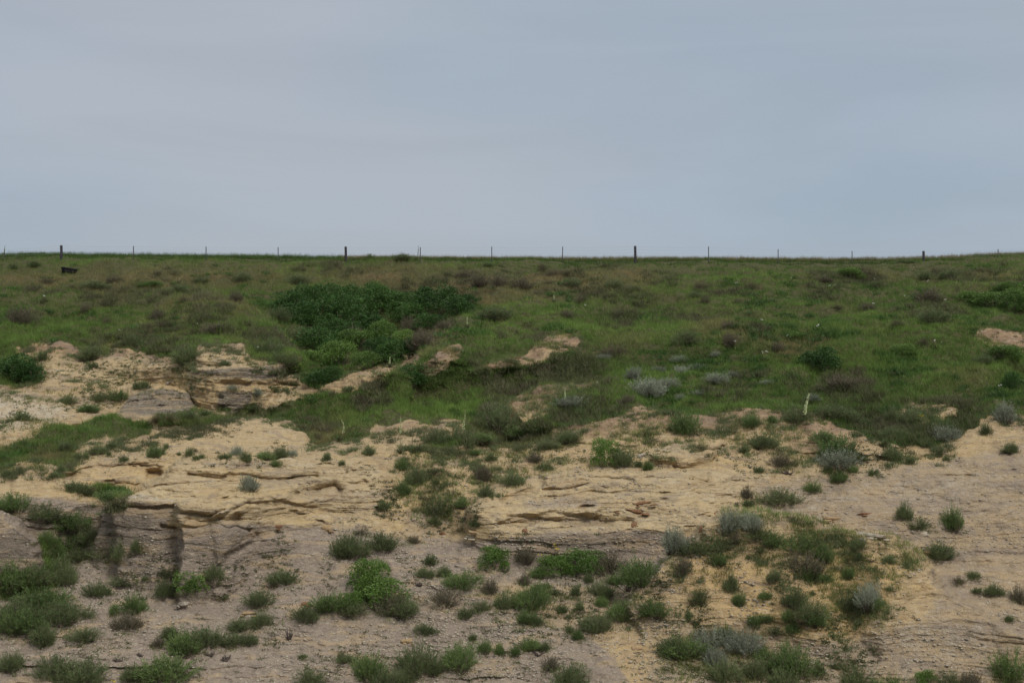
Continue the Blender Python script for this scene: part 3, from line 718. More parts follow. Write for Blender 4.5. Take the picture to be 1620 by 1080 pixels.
def blades(base, direc, length, width, rng, bend=0.25, quad=False):
    """pointed blades: returns V,F. base (n,3), direc (n,3) unit"""
    n = len(base)
    r = rng.normal(size=(n, 3))
    side = np.cross(direc, r); side /= np.linalg.norm(side, axis=1, keepdims=True) + 1e-9
    up = np.cross(side, direc)
    L = length[:, None]; Wd = width[:, None]
    tip = base + direc * L + up * L * bend * rng.uniform(-1, 1, (n, 1))
    if quad:   # leaf: diamond
        mid = base + direc * L * .5
        V = np.stack([base, mid + side * Wd * .5, tip, mid - side * Wd * .5], 1).reshape(-1, 3)
        k = np.arange(n)[:, None] * 4
        F = np.concatenate([k + [[0, 1, 2]], k + [[0, 2, 3]]], 0)
        return V, F, 4
    V = np.stack([base - side * Wd * .5, base + side * Wd * .5, tip], 1).reshape(-1, 3)
    F = np.arange(n * 3).reshape(n, 3)
    return V, F, 3

def unit(v):
    return v / (np.linalg.norm(v, axis=-1, keepdims=True) + 1e-9)

def tubes(paths, sides=4):
    """paths: list of (points (k,3), radii (k))"""
    Vs, Fs, o = [], [], 0
    for pts, rad in paths:
        pts = np.asarray(pts, float); k = len(pts)
        t = unit(np.gradient(pts, axis=0))
        ref = np.array([0.3, 1, 0.1]) if abs(t[0, 2]) > .8 else np.array([0, 0, 1.0])
        a = unit(np.cross(t, ref)); b = np.cross(t, a)
        ang = np.arange(sides) * 2 * math.pi / sides
        ring = pts[:, None, :] + (np.cos(ang)[None, :, None] * a[:, None, :] + np.sin(ang)[None, :, None] * b[:, None, :]) * np.asarray(rad)[:, None, None]
        Vs.append(ring.reshape(-1, 3))
        for i in range(k - 1):
            for s in range(sides):
                p, q = o + i * sides + s, o + i * sides + (s + 1) % sides
                Fs.append((p, q, q + sides)); Fs.append((p, q + sides, p + sides))
        for s in range(1, sides - 1):
            e = o + (k - 1) * sides
            Fs.append((e, e + s, e + s + 1))
        o += k * sides
    return np.concatenate(Vs), np.array(Fs)

# shrub templates are about 1 m wide and 1 m tall (scaled per shrub)
def lobes(rng, n, flat=1.0):
    c = []
    for i in range(n):
        a = rng.uniform(0, 2 * math.pi); r = .34 * math.sqrt(rng.uniform(0, 1))
        z = rng.uniform(.22, .72) * (1 - (r / .5) ** 2 * .5)
        c.append((r * math.cos(a), r * math.sin(a), z * flat, rng.uniform(.15, .27)))
    return c
def leafy_template(seed, mat, n=4200, leaf=.042, nl=17):
    rng = np.random.default_rng(seed)
    L = lobes(rng, nl)
    L += [(.36 * math.cos(a), .36 * math.sin(a), .16, .15) for a in rng.uniform(0, 6.28, 5)]
    k = rng.integers(0, len(L), n)
    C = np.array(L)[k]
    d = unit(rng.normal(size=(n, 3)))
    d[:, 2] = np.where(d[:, 2] < -.35, -d[:, 2], d[:, 2])
    rad = C[:, 3] * rng.uniform(.55, 1.08, n) ** .6
    p = C[:, :3] + d * rad[:, None]
    p[:, 2] = np.abs(p[:, 2])
    dd = unit(d + rng.normal(size=(n, 3)) * .8 + [0, 0, .5])
    V, F, q = blades(p, dd, rng.uniform(.7, 1.3, n) * leaf, rng.uniform(.5, .8, n) * leaf, rng, .2, True)
    lt = rng.uniform(0, 1, len(L))
    t = np.clip(.5 * rng.uniform(0, 1, n) + .5 * lt[k], 0, 1)
    dry = (rng.uniform(0, 1, n) > .93) * .7
    tint = np.repeat(np.stack([t, dry], 1), q, 0)
    fol = tri_mesh("shrub_foliage", V, F, mat, tint)
    paths = []
    for c in L[:11]:
        e = np.array(c[:3]); s = e * [.12, .12, 0]
        m_ = (s + e) * .5 + rng.normal(size=3) * .03
        paths.append(([s + [0, 0, -.08], m_, e], [.014, .010, .005]))
    v, f = tubes(paths, 3)
    return fol, tri_mesh("shrub_stems", v, f, MAT['stem'])
def brush_template(seed, mat, shoots=110, per=14, blade=.12, wid=.014, spread=.95, dryf=.1, twig=False, up=.35):
    rng = np.random.default_rng(seed)
    az = rng.uniform(0, 2 * math.pi, shoots)
    lean = np.arcsin(np.clip(rng.uniform(0, 1, shoots) ** .62, 0, 1) * spread)
    d = np.stack([np.cos(az) * np.sin(lean), np.sin(az) * np.sin(lean), np.cos(lean)], 1)
    lump = 1 + .22 * np.sin(az * 3 + seed) * np.sin(lean) + .12 * np.sin(az * 7 + seed * 2)
    reach = (.5 + .42 * np.cos(lean) ** 2) * lump * rng.uniform(.74, 1.0, shoots)
    nc = int(rng.integers(3, 6))
    cc = np.concatenate([[[0, 0]], rng.uniform(-.26, .26, (nc - 1, 2))]); cs = np.concatenate([[.86], rng.uniform(.42, .82, nc - 1)])
    ci = rng.choice(nc, shoots, p=cs ** 2 / (cs ** 2).sum())
    reach = reach * cs[ci] * rng.uniform(.88, 1.12, shoots)
    root = np.stack([np.cos(az), np.sin(az), np.zeros(shoots)], 1) * (.10 * np.sin(lean) * rng.uniform(.3, 1.4, shoots))[:, None]
    root[:, :2] += cc[ci]
    k = np.repeat(np.arange(shoots), per)
    u = rng.uniform(.3, 1.0, len(k)) ** .8
    curve = np.array([0, 0, 1.0]) * (u ** 2 * .12)[:, None] * np.sin(lean)[k][:, None]
    p = root[k] + d[k] * (reach[k] * u)[:, None] + curve + rng.normal(size=(len(k), 3)) * .014
    p[:, 2] = np.maximum(p[:, 2], .0)
    dd = unit(d[k] + rng.normal(size=(len(k), 3)) * .42 + [0, 0, up])
    V, F, q = blades(p, dd, blade * rng.uniform(.6, 1.25, len(k)), np.full(len(k), wid) * rng.uniform(.7, 1.3, len(k)), rng, .3)
    st = rng.uniform(0, 1, shoots)
    t = np.clip(.35 * rng.uniform(0, 1, len(k)) + .4 * st[k] + .3 * (u - .4), 0, 1)
    dry = np.clip((rng.uniform(0, 1, len(k)) < dryf) * .8 + np.clip(.55 - u, 0, 1) * 1.5, 0, 1)
    fol = tri_mesh("shrub_foliage", V, F, mat, np.repeat(np.stack([t, dry], 1), q, 0))
    paths = []
    for i in range(0, shoots, 3 if not twig else 1):
        e = root[i] + d[i] * reach[i] * (.8 if not twig else 1.0)
        s = root[i] + [0, 0, -.06]
        paths.append(([s, (s + e) * .5 + rng.normal(size=3) * .02, e], [.008, .006, .003]))
    v, f = tubes(paths, 3)
    return fol, tri_mesh("shrub_stems", v, f, MAT['stem'])

TPL = {
 'L': [leafy_template(s, MAT['leafy'], 4200, .042) for s in (1, 2, 3)],
 'T': [leafy_template(s, MAT['thicket'], 4200, .042, 22) for s in (4, 5, 6)],
 'G': [brush_template(s, MAT['fresh'], 340, 26, .062, .0135, .995, .04) for s in (7, 8, 9, 31, 32)],
 'R': [brush_template(s, MAT['brush'], 320, 26, .062, .0115, .995) for s in (10, 11, 12, 13, 33, 34)],
 'r': [brush_template(s, MAT['brush'], 120, 20, .11, .022, .99) for s in (14, 15, 16)],
 'S': [brush_template(s, MAT['sage'], 300, 24, .055, .014, .995, .08) for s in (17, 18, 19)],
 'D': [brush_template(s, MAT['dry'], 200, 18, .07, .011, .99, .25, True) for s in (20, 21, 22, 35)],
}
KIND = {
 'L': ('leafy_shrub', 'leafy shrub', 'bright green leafy', 'bright green leafy shrubs on the badland slope'),
 'G': ('leafy_shrub', 'leafy shrub', 'fresh green', 'fresh green shrubs on the badland slope'),
 'T': ('thicket_shrub', 'thicket shrub', 'dense dark green', 'dense dark shrubs filling the ravine and hollows'),
 'R': ('brush_shrub', 'shrub', 'olive green', 'olive green brush shrubs on the slopes'),
 'r': ('brush_shrub', 'shrub', 'olive green', 'olive green brush shrubs on the slopes'),
 'S': ('sage_shrub', 'sagebrush', 'silvery grey', 'silver sagebrush shrubs'),
 'D': ('dry_shrub', 'dry shrub', 'brown twiggy', 'brown twiggy shrubs on the slopes'),
}
# regions of the hillside, for the labels: (name, test)
def region(x, y):
    if y < 424: return "along the skyline fence"
    if x < 410 and y < 480: return "in grass below the left fence"
    if x < 430 and y < 575: return "on the left grassy slope"
    if x < 760 and y < 470: return "above the dark ravine"
    if x < 745 and y < 618: return "in the dark ravine"
    if x < 1110 and y < 480: return "below the middle fence"
    if y < 480: return "below the right fence"
    if x < 960 and y < 600: return "by the small bare scarps"
    if x < 1180 and y < 650 and x > 860: return "on the green bench"
    if x > 960 and y < 580: return "on the right grassy slope"
    if x > 1180 and y < 650: return "above the right rim"
    if x < 330 and y < 672: return "by the pale left bluff"
    if x < 580 and y < 660: return "around the grey outcrops"
    if x < 860 and y < 672: return "in the green hollow"
    if x < 240 and y < 800: return "on the left sandy ledge"
    if x < 560 and y < 800: return "on top of the left cliff"
    if x < 830 and y < 850: return "in the gully between cliffs"
    if x < 1060 and y < 760: return "above the middle cliff"
    if x < 1290 and y < 805: return "under the rim, middle right"
    if x < 1460 and y < 770: return "under the rim at right"
    if x >= 1290 and y < 805 or (x > 1420 and y < 995): return "on the right bare slope"
    if x < 240 and y < 930: return "in the left clay gully"
    if x < 240: return "on clay at lower left"
    if x < 500: return "on clay below the left cliff"
    if x < 720: return "around the big green shrub"
    if x < 890: return "on clay below the gully"
    if x < 1045: return "below the middle cliff"
    if x < 1240 and y < 1000: return "on the mound's left side"
    if y < 1000: return "on the mound's right side"
    if x < 1300: return "at the foot of the mound"
    return "along the bottom right edge"

S = """
127 780 40 16 R;180 789 55 13 G;15 808 50 25 G;67 822 50 28 R;110 838 60 32 G;143 858 35 25 R;115 872 45 30 G;127 886 48 20 R;75 862 30 25 G;85 886 28 30 G;95 914 45 34 R;104 924 30 24 R
10 935 70 45 G;48 925 50 35 R;165 884 50 28 R;190 888 26 32 R;218 873 20 24 R;152 943 36 22 R;193 926 40 15 R;230 917 9 11 r;60 966 70 42 G;20 986 60 38 R;115 980 60 28 R;85 986 50 32 R
5 1006 50 40 G;68 1021 40 34 R;40 1001 60 34 G;180 973 16 16 G;208 971 38 28 G;198 996 46 25 D;133 1013 50 22 R;303 937 64 42 L;270 914 24 18 R;338 921 34 26 R;256 944 26 28 R;277 941 28 20 R
352 949 16 12 r;446 923 44 25 R;415 958 38 24 R;480 981 44 24 R;530 966 56 30 G;413 991 28 22 R;380 998 40 20 R;267 1010 30 22 R;293 1034 52 38 G;325 1024 50 30 R;362 1021 42 22 R;391 1019 28 16 R;250 1022 24 14 D
15 1061 44 28 R;80 1076 60 36 R;132 1079 72 34 R;207 1076 28 24 R;262 1078 84 38 G;492 1086 46 28 R;481 1041 12 8 r;540 1043 12 14 D;390 776 30 24 S;548 882 38 34 R
560 880 46 30 R;605 871 46 26 R;573 846 24 12 D;583 938 76 54 L;604 958 88 50 L;554 966 36 32 L;562 971 40 22 R;612 974 44 38 D;637 976 52 36 R;653 859 24 14 D
780 903 52 48 L;828 887 40 22 D;680 894 20 16 r;673 913 28 18 R;703 911 22 18 R;736 931 52 25 G;700 959 50 28 D;776 939 28 24 D
878 911 60 36 L;850 913 26 17 G;925 906 66 40 L;965 903 50 28 D;1012 929 56 50 G;970 923 22 14 G;933 922 16 14 r;830 926 20 22 D;863 931 12 12 r;878 941 20 10 r;910 943 14 18 r
795 961 28 22 R;763 965 26 16 R;735 977 28 16 R;838 966 46 34 G;830 986 26 22 G;848 989 20 20 R;856 946 30 22 G;950 943 36 24 R;953 959 18 16 G;890 968 18 14 r;915 968 16 16 r;900 978 10 8 r
943 1001 46 36 R;986 983 44 30 G;1034 973 46 28 G;913 1011 18 15 G;900 1001 12 12 r;670 1004 32 18 R;750 1013 12 14 r;767 1031 26 17 G;790 1035 14 20 G;813 1039 16 17 G;837 1028 32 19 G;863 1028 18 15 R
728 1057 58 42 G;660 1067 50 46 R;690 1067 30 26 R;585 1077 50 46 G;612 1092 50 36 R;638 1086 40 30 R;547 1046 26 14 R;872 1059 26 24 D;904 1087 60 42 R;1067 1041 50 40 R
636 743 16 18 G;636 783 28 24 G;655 767 28 28 R;697 816 46 30 R;688 830 20 14 r;730 802 22 15 G;765 785 24 20 R;808 767 40 24 R;760 757 30 22 D;610 806 22 14 r;752 833 20 14 r;730 841 18 16 D
700 751 24 12 D;690 766 16 10 r;958 739 46 44 L;987 739 36 36 R;1024 743 16 14 G;1010 738 12 12 r;846 731 30 16 D;864 743 16 16 r;900 701 30 16 R;868 709 30 14 R;777 729 20 12 r;750 719 22 12 G
780 682 60 38 R;722 697 44 22 R;686 704 40 26 R;663 714 26 14 R;583 719 22 16 R;637 713 16 12 r;650 611 52 34 T;907 643 44 20 S;917 663 20 16 G;903 698 30 18 R;820 690 44 18 G;850 684 40 20 G;760 700 40 16 G
1007 601 28 22 S;1043 589 22 11 S;1075 573 26 11 S;1075 593 26 17 S;1028 629 48 28 S;993 640 28 20 D;1062 613 30 17 S;957 568 28 8 S;1076 633 18 11 S;1107 586 24 11 S;1137 607 34 18 S;1160 597 24 11 S;1107 625 24 9 S;1133 564 16 8 S
1287 635 20 12 S;1493 698 36 27 S;1590 669 34 28 S;1325 739 60 30 S;1217 607 18 8 S;1300 589 54 30 T;1347 442 46 15 L;1255 538 44 18 L;1433 561 50 18 L;1593 566 60 28 L;1603 618 36 22 T
1540 479 50 26 L;1575 487 60 30 L;1610 492 60 34 L;1595 466 50 20 L;1640 482 60 34 L;1303 448 30 14 D;1327 491 24 10 D;1370 491 28 12 D;1383 457 20 14 R;1465 441 24 14 R;1503 441 32 16 R;1475 477 44 22 D;1475 511 50 26 R;1557 575 28 18 R
1460 548 20 14 D;1337 616 60 22 D;1090 688 44 34 G;1190 676 26 20 G;1262 668 32 28 R;1220 669 16 14 G;1300 698 34 20 G;1210 709 46 24 R;1328 722 60 34 G;1358 729 36 18 R;1440 673 38 28 R;1490 676 44 18 G;1560 686 18 16 R;1600 716 26 20 R
1237 736 38 22 D;1400 706 14 12 r;1415 727 28 22 R;1440 734 18 12 r;1498 728 12 8 r;1180 716 16 14 r;1310 658 50 20 R;1345 670 40 22 R;1410 664 24 22 R;1415 692 40 16 R;1465 706 24 16 R;1326 761 28 18 G;1200 748 18 10 r;1289 779 28 19 G
1228 797 60 24 R;1185 801 20 12 r;1182 787 22 18 D;1383 753 18 12 r;1310 749 14 10 r;1350 746 16 12 G;1434 822 24 26 R;1456 837 34 22 R;1510 837 28 34 G;1487 886 44 28 R;1543 916 22 12 R;1518 923 20 12 D;1577 942 30 20 R;1547 937 16 8 r
1612 953 26 26 D;1597 982 20 10 R;1155 842 34 34 S;1186 836 34 26 S;1162 858 24 20 D;1217 864 34 28 G;1200 852 40 20 R;1273 874 52 34 G;1305 887 28 26 G;1275 906 66 32 D;1284 921 28 24 G;1307 921 16 14 G;1136 894 26 18 G;1100 878 50 28 R
1132 872 40 26 R;1082 907 30 22 D;1070 873 34 34 S;1358 869 22 20 R;1407 890 24 16 R;1342 893 18 12 D;1342 913 22 18 G;1361 885 10 10 r;1155 936 22 36 R;1227 920 22 18 R;1108 953 32 20 R;1172 958 20 22 G;1211 948 20 14 G;1262 959 34 28 R
1250 981 22 18 G;1282 982 42 34 R;1293 989 34 20 G;1284 942 10 10 r;1345 964 50 30 R;1380 960 42 40 S;1390 964 20 20 G;1197 992 28 22 G;1216 984 28 12 G;1228 1003 30 16 R;1257 1001 24 18 G;1090 983 10 14 r;1128 1027 60 34 S;1085 1041 60 28 G
1172 1032 50 36 S;1133 1052 34 26 S;1146 1012 30 20 G;1150 1082 60 34 R;1195 1072 36 30 R;1248 1070 68 44 G;1205 1042 26 20 G;1237 1090 50 30 R;1300 1070 18 22 r;1358 1087 54 36 R;1465 1087 38 32 L;1505 1087 40 26 R;1545 1087 34 28 D;1605 1087 60 50 G;1412 1092 60 24 G;1330 1056 22 12 D
15 606 70 42 T;48 605 44 30 T;143 569 44 26 R;295 575 46 30 R;66 571 18 16 r;52 571 12 10 r;144 581 16 10 r;231 613 16 12 r;218 615 16 14 r;189 634 34 16 G;155 634 30 16 R;107 639 26 18 R;142 652 34 13 G;35 665 28 14 r
298 663 30 12 R;327 657 14 10 r;102 713 20 15 R;153 718 28 17 R;178 709 14 10 r;135 726 12 12 r;121 726 14 12 r;193 731 14 14 r;172 720 8 6 r;242 723 20 18 G;255 719 14 12 r;261 709 10 8 r;298 723 16 12 r;308 727 10 10 r;309 715 10 6 D;282 720 8 6 r;320 725 8 8 r
88 756 18 10 r;97 749 14 12 r;108 743 16 10 D;13 753 16 10 r;115 776 30 14 R;145 784 30 16 R;366 617 22 10 S;404 625 16 14 S;428 617 12 8 r;452 623 16 12 r;436 621 10 8 r;397 648 16 10 r;358 579 18 8 r;526 627 16 12 D;552 619 12 12 r;472 633 8 6 r;494 634 10 8 r
359 725 18 10 r;374 720 18 14 S;388 730 22 18 R;424 726 30 15 G;448 723 20 15 R;464 722 14 12 S;435 737 16 10 G;515 729 14 12 r;540 735 10 8 r;466 671 10 8 r;439 663 8 8 r;447 658 12 8 r;499 698 16 12 D
455 498 50 30 T;490 490 60 34 T;530 486 56 30 T;565 500 50 30 T;470 514 56 32 T;510 510 60 34 T;550 518 60 34 T;590 498 50 32 T;622 490 56 32 T;656 493 60 34 T;690 497 60 32 T;722 501 44 24 T;640 512 50 26 T;500 532 50 30 T;540 537 54 32 T;580 538 50 34 T;680 520 50 22 T
510 558 60 32 T;560 558 60 34 L;605 550 50 34 L;596 566 40 30 T;560 545 34 26 D;648 528 36 24 D;470 540 44 24 R;735 488 40 20 T;440 508 40 22 R;525 566 40 26 T;655 506 34 26 T;640 543 44 34 L;490 574 50 26 L;535 580 60 34 L;580 582 60 32 L;618 576 46 34 T;648 564 30 26 T;425 562 50 24 R;445 577 44 20 R;500 607 40 22 T;525 604 30 22 T
180 446 24 14 D;77 451 22 12 D;382 446 24 16 R;320 447 26 12 R;472 429 20 12 D;470 448 34 18 R;53 423 24 11 R;22 425 16 10 r;135 493 20 16 D;42 513 44 28 D;170 513 16 12 D;248 506 30 20 D;373 477 20 16 D;287 461 22 12 R;145 455 40 14 R;235 456 40 10 L;70 479 14 10 D
210 547 30 18 R;345 526 50 14 D;290 479 20 12 D;735 441 30 16 D;765 451 36 20 D;790 453 36 20 D;825 456 36 20 D;878 436 26 12 D;902 435 18 10 D;857 431 16 14 D;905 454 24 14 R;973 456 26 16 R;953 423 22 8 D;637 411 30 12 R;740 411 14 6 r;585 409 14 7 r;770 423 16 8 r;783 504 50 18 R
917 479 16 14 D;943 469 12 10 D;707 521 30 16 D;670 549 40 28 D;895 503 30 14 D;972 563 40 20 D;580 641 30 16 D;775 656 40 18 D;1192 433 20 12 D;1110 457 24 14 D;1193 457 20 12 D;1117 479 20 12 D;1167 481 20 12 D;1097 471 28 12 R;1150 521 30 14 D
1157 547 30 20 D;1230 555 24 16 D;1190 529 14 12 r;1087 546 40 26 R;1417 593 20 8 r;1420 516 24 12 D;1432 416 30 7 R;905 635 30 14 R;655 765 20 14 D;676 645 26 12 R
"""
shrubs = []
for line in S.strip().splitlines():
    for it in line.split(';'):
        a = it.split()
        shrubs.append([float(a[0]), float(a[1]), float(a[2]), float(a[3]), a[4]])
def size_word(w, h):
    a = math.sqrt(w * h)
    return 'big' if a > 44 else 'large' if a > 33 else 'medium' if a > 22 else 'small' if a > 13 else 'tiny'
ORD = ["", "first", "second", "third", "fourth", "fifth", "sixth", "seventh", "eighth", "ninth", "tenth", "eleventh", "twelfth", "thirteenth", "fourteenth", "fifteenth", "sixteenth", "seventeenth", "eighteenth", "nineteenth", "twentieth", "21st", "22nd", "23rd", "24th", "25th", "26th", "27th", "28th"]
buckets = {}
for i, (x, y, w, h, k) in enumerate(shrubs):
    key = (size_word(w, h), KIND[k][2], KIND[k][1], region(x, y))
    buckets.setdefault(key, []).append(i)
labels = {}
for key, ids in buckets.items():
    sz, look, cat, reg = key
    ids.sort(key=lambda i: shrubs[i][0])
    if len(ids) == 1:
        labels[ids[0]] = f"the one {sz} {look} {cat} {reg}"
    elif len(ids) == 2:
        labels[ids[0]] = f"{sz} {look} {cat} {reg}, left one of two"
        labels[ids[1]] = f"{sz} {look} {cat} {reg}, right one of two"
    else:
        for n, i in enumerate(ids):
            pos = "leftmost" if n == 0 else "rightmost" if n == len(ids) - 1 else ORD[n + 1] + " from left"
            labels[i] = f"{sz} {look} {cat} {reg}, {pos}"

for i, (x, y, w, h, k) in enumerate(shrubs):
    p = ground_at(x, y)
    ppm = FPX / p.y
    W_, H_ = w / ppm, h / ppm
    fol, stem = TPL[k][i % len(TPL[k])]
    name, cat, look, group = KIND[k]
    small = math.sqrt(w * h) < 17
    hs = 1.0 if k in ('L', 'T') else 1.02
    if small:
        root = bpy.data.objects.new(name, fol)
    else:
        root = bpy.data.objects.new(name, None)
        root.empty_display_size = .3
    # thick shrubs sink a little into the bank so that no gap shows on the downhill side
    root.location = (p.x, p.y + W_ * .18, p.z - H_ * .06)
    tv = random.uniform(.85, 1.35) if k == 'T' or (k == 'L' and y < 600) else 1.0
    root.rotation_euler = (0, 0, random.uniform(0, 6.28))
    wscale = {'L': 1.08, 'T': 1.25}.get(k, 1.2)
    root.scale = (W_ * wscale, W_ * wscale * random.uniform(.85, 1.1), H_ * hs * random.uniform(.9, 1.15) * tv * {'L': 1.2, 'T': 1.45}.get(k, 1.48))
    COL.objects.link(root)
    root['label'] = labels[i]; root['category'] = cat; root['group'] = group
    if not small:
        f = bpy.data.objects.new("foliage", fol); f.parent = root; COL.objects.link(f)
        s = bpy.data.objects.new("stems", stem); s.parent = root; COL.objects.link(s)

# ------------------------------------------------------------------ grass and other ground cover (nobody could count it)
def pick(weight, n, rng):
    w = weight.copy()
    area = np.gradient(PX, axis=1) * np.gradient(PY, axis=0)
    vis = (PX > -310) & (PX < 1930) & (PY < 1130)
    w = (w * area * vis).ravel()
    c = np.cumsum(w); c /= c[-1]
    idx = np.searchsorted(c, rng.uniform(0, 1, n))
    return np.clip(idx, 0, len(w) - 1)
def scatter_tufts(name, weight, n, per, hgt, wid, seed, mat, tone, drym, spread=.10, lean=.45, kind_h=None, idx=None):
    rng = np.random.default_rng(seed)
    if idx is None:
        idx = pick(weight, n, rng)
    n = len(idx)
    bx, by, bz = WX.ravel()[idx], WY.ravel()[idx], WZ.ravel()[idx]
    hh = hgt * rng.uniform(.6, 1.35, n) * (1 if kind_h is None else kind_h.ravel()[idx])
    t0 = tone.ravel()[idx]; d0 = drym.ravel()[idx]
    k = np.repeat(np.arange(n), per)
    m = len(k)
    base = np.stack([bx[k], by[k], bz[k] - .03], 1) + rng.normal(size=(m, 3)) * [spread, spread, .01]
    d = rng.normal(size=(m, 3)) * lean; d[:, 2] = 1
    V, F, q = blades(base, unit(d), hh[k] * rng.uniform(.6, 1.1, m), wid * rng.uniform(.6, 1.4, m), rng, .3)
    t = np.clip(t0[k] + rng.normal(size=m) * .12 + np.repeat(rng.normal(size=n) * .12, per), 0, 1)
    dr = np.clip(d0[k] + rng.normal(size=m) * .08, 0, 1)
    me = tri_mesh(name, V, F, mat, np.repeat(np.stack([t, dr], 1), q, 0))
    o = bpy.data.objects.new(name, me)
    o['kind'] = 'stuff'
    COL.objects.link(o)
    return o
gn1 = fbm(WX / 6, WY / 9, WZ / 6, 4, 101)
gn2 = fbm(WX / 2.0, WY / 3, WZ / 2, 3, 111)
gn3 = fbm(WX / 3.3, WY / 6, WZ / 3, 3, 121)
lush = masks['lush']; straw = masks['strawy']
tone = np.clip(.50 + .45 * lush + .50 * gn1 + .30 * gn2 + .45 * n_big, 0, 1)  # hummock tops brighter, hollows darker: relief shading put into the grass tone
drym = np.clip(straw * .9 + .45 * gn3 + .2 * gn2 + .04 - .35 * lush, 0, 1)
skyb = np.clip(1.6 - (PY - sy) / 9, 0, 1)
tone = tone * (1 - .85 * skyb)
drym = drym * (1 - .8 * skyb)
fringe = np.clip(1 - (PY - sy) / 5, 0, 1) * (PX > 540)
drym = np.clip(drym + fringe * .7, 0, 1)
hk = np.clip(1 + .5 * gn2, .55, 1.6)
gw = np.clip((masks['grass'] - .3 + .25 * gn2) * 2.0, 0, 1)
o = scatter_tufts("prairie_grass", gw, 132000, 9, .34, .022, 1, MAT['grass'], tone, drym, .13, .5, hk)
o['label'] = "knee-high green and straw-brown prairie grass covering the upper hillside"; o['category'] = 'grass'
ft = np.clip(1 - np.abs(PY - sy - 2) / 6, 0, 1) * (1.0)
o = scatter_tufts("skyline_grass", ft, 12000, 8, .42, .020, 2, MAT['grass'], np.clip(tone, 0, 1), np.clip(drym * .8 + fringe * .3, 0, 1), .16, .3)
o['label'] = "taller dark green grass along the fence line on the skyline"; o['category'] = 'grass'
tw = masks['tuft'] * np.clip(.5 + 1.6 * gn2, 0, 1) * (1 - gw * .7)
o = scatter_tufts("sparse_bunchgrass", tw, 5200, 12, .30, .018, 3, MAT['grass'], np.clip(tone + .2, 0, 1), np.clip(.35 + .6 * gn1, 0, 1), .07, .5)
o['label'] = "sparse yellowish bunchgrass scattered over the sandy banks and the mound"; o['category'] = 'grass'
fw = masks['forb'] * np.clip(.2 + 2.2 * fbm(WX / 1.5, WY / 2.5, WZ / 1.5, 3, 131), 0, 1) * np.clip(1 - masks['grass'], 0.15, 1)
o = scatter_tufts("low_forb_leaves", fw, 5200, 16, .13, .04, 4, MAT['forb'], np.clip(.5 + .8 * gn1, 0, 1), np.clip(.2 + .5 * gn2, 0, 1), .07, 1.3)
o['label'] = "tiny grey green forbs dotting the bare sand and clay"; o['category'] = 'ground cover'

gfull = np.clip((masks['grass'] - .5) * 2.5, 0, 1)
# litter, dead twigs and sprigs of grass gathered round the feet of the shrubs
lr = np.random.default_rng(77)
li = []
for (x, y, w, h, k) in shrubs:
    if y < 600 and k != 'R':
        continue
    for q in range(int(w * .42) + 2):
        px, py = x + lr.normal() * w * .42, y + lr.normal() * max(3, w * .13) - 1
        j = int(np.clip(np.searchsorted(cols, px), 1, Wn - 2)); i_ = int(np.argmin(np.abs(PRY[:, j] - py)))
        li.append(i_ * Wn + j)
li = np.array(li)
half = lr.uniform(size=len(li)) < .5
o = scatter_tufts("plant_litter", None, 0, 16, .15, .02, 78, MAT['dry'], np.clip(.4 + gn1, 0, 1), np.clip(.3 + gn2, 0, 1), .13, 1.6, idx=li[half])
o['label'] = "dead twigs and litter gathered round the feet of the shrubs"; o['category'] = 'plant litter'
o = scatter_tufts("shrub_side_grass", None, 0, 14, .24, .017, 79, MAT['grass'], np.clip(tone + .2, 0, 1), np.clip(.35 + .6 * gn1, 0, 1), .10, .6, idx=li[~half])
o['label'] = "thin grass sprigs growing around the shrubs' bases"; o['category'] = 'grass'
bw = gfull * np.clip((fbm(WX / 4, WY / 8, WZ / 4, 4, 151) - .22) * 3 + masks['scrub'] * 1.1 - .9 * n_big, 0, 1) * np.clip((PY - sy - 10) / 10, 0, 1)
o = scatter_tufts("dark_understory_brush", bw, 2800, 90, .45, .03, 7, MAT['dry'], np.clip(.3 + gn1, 0, 1), np.clip(.6 + .8 * gn2, 0, 1), .22, .6)
o['label'] = "brownish low brush mottling the grassy hillside"; o['category'] = 'ground cover'
bw2 = gfull * (1 - .6 * masks['scrub']) * np.clip((fbm(WX / 3, WY / 7, WZ / 3, 4, 161) - .05) * 3, 0, 1) * np.clip((PY - sy - 10) / 10, 0, 1)
o = scatter_tufts("green_weeds", bw2, 1600, 80, .36, .035, 8, MAT['thicket'], np.clip(.6 + gn1, 0, 1), np.zeros_like(gn1), .22, .7)
o['label'] = "darker green weeds mottling the grassy hillside"; o['category'] = 'ground cover'

ew = masks['edge'] * np.clip(.4 + 1.5 * gn2, 0, 1) + masks['tuft'] * np.clip(fbm(WX / 1.8, WY / 3, WZ / 1.8, 3, 171) * 2.2 - .25, 0, 1)
o = scatter_tufts("small_bank_brush", ew, 1700, 80, .30, .022, 9, MAT['brush'], np.clip(.45 + gn1, 0, 1), np.clip(.1 + .8 * gn2, 0, 1), .16, .7)
o['label'] = "small olive brush tufts fringing the eroded banks"; o['category'] = 'ground cover'

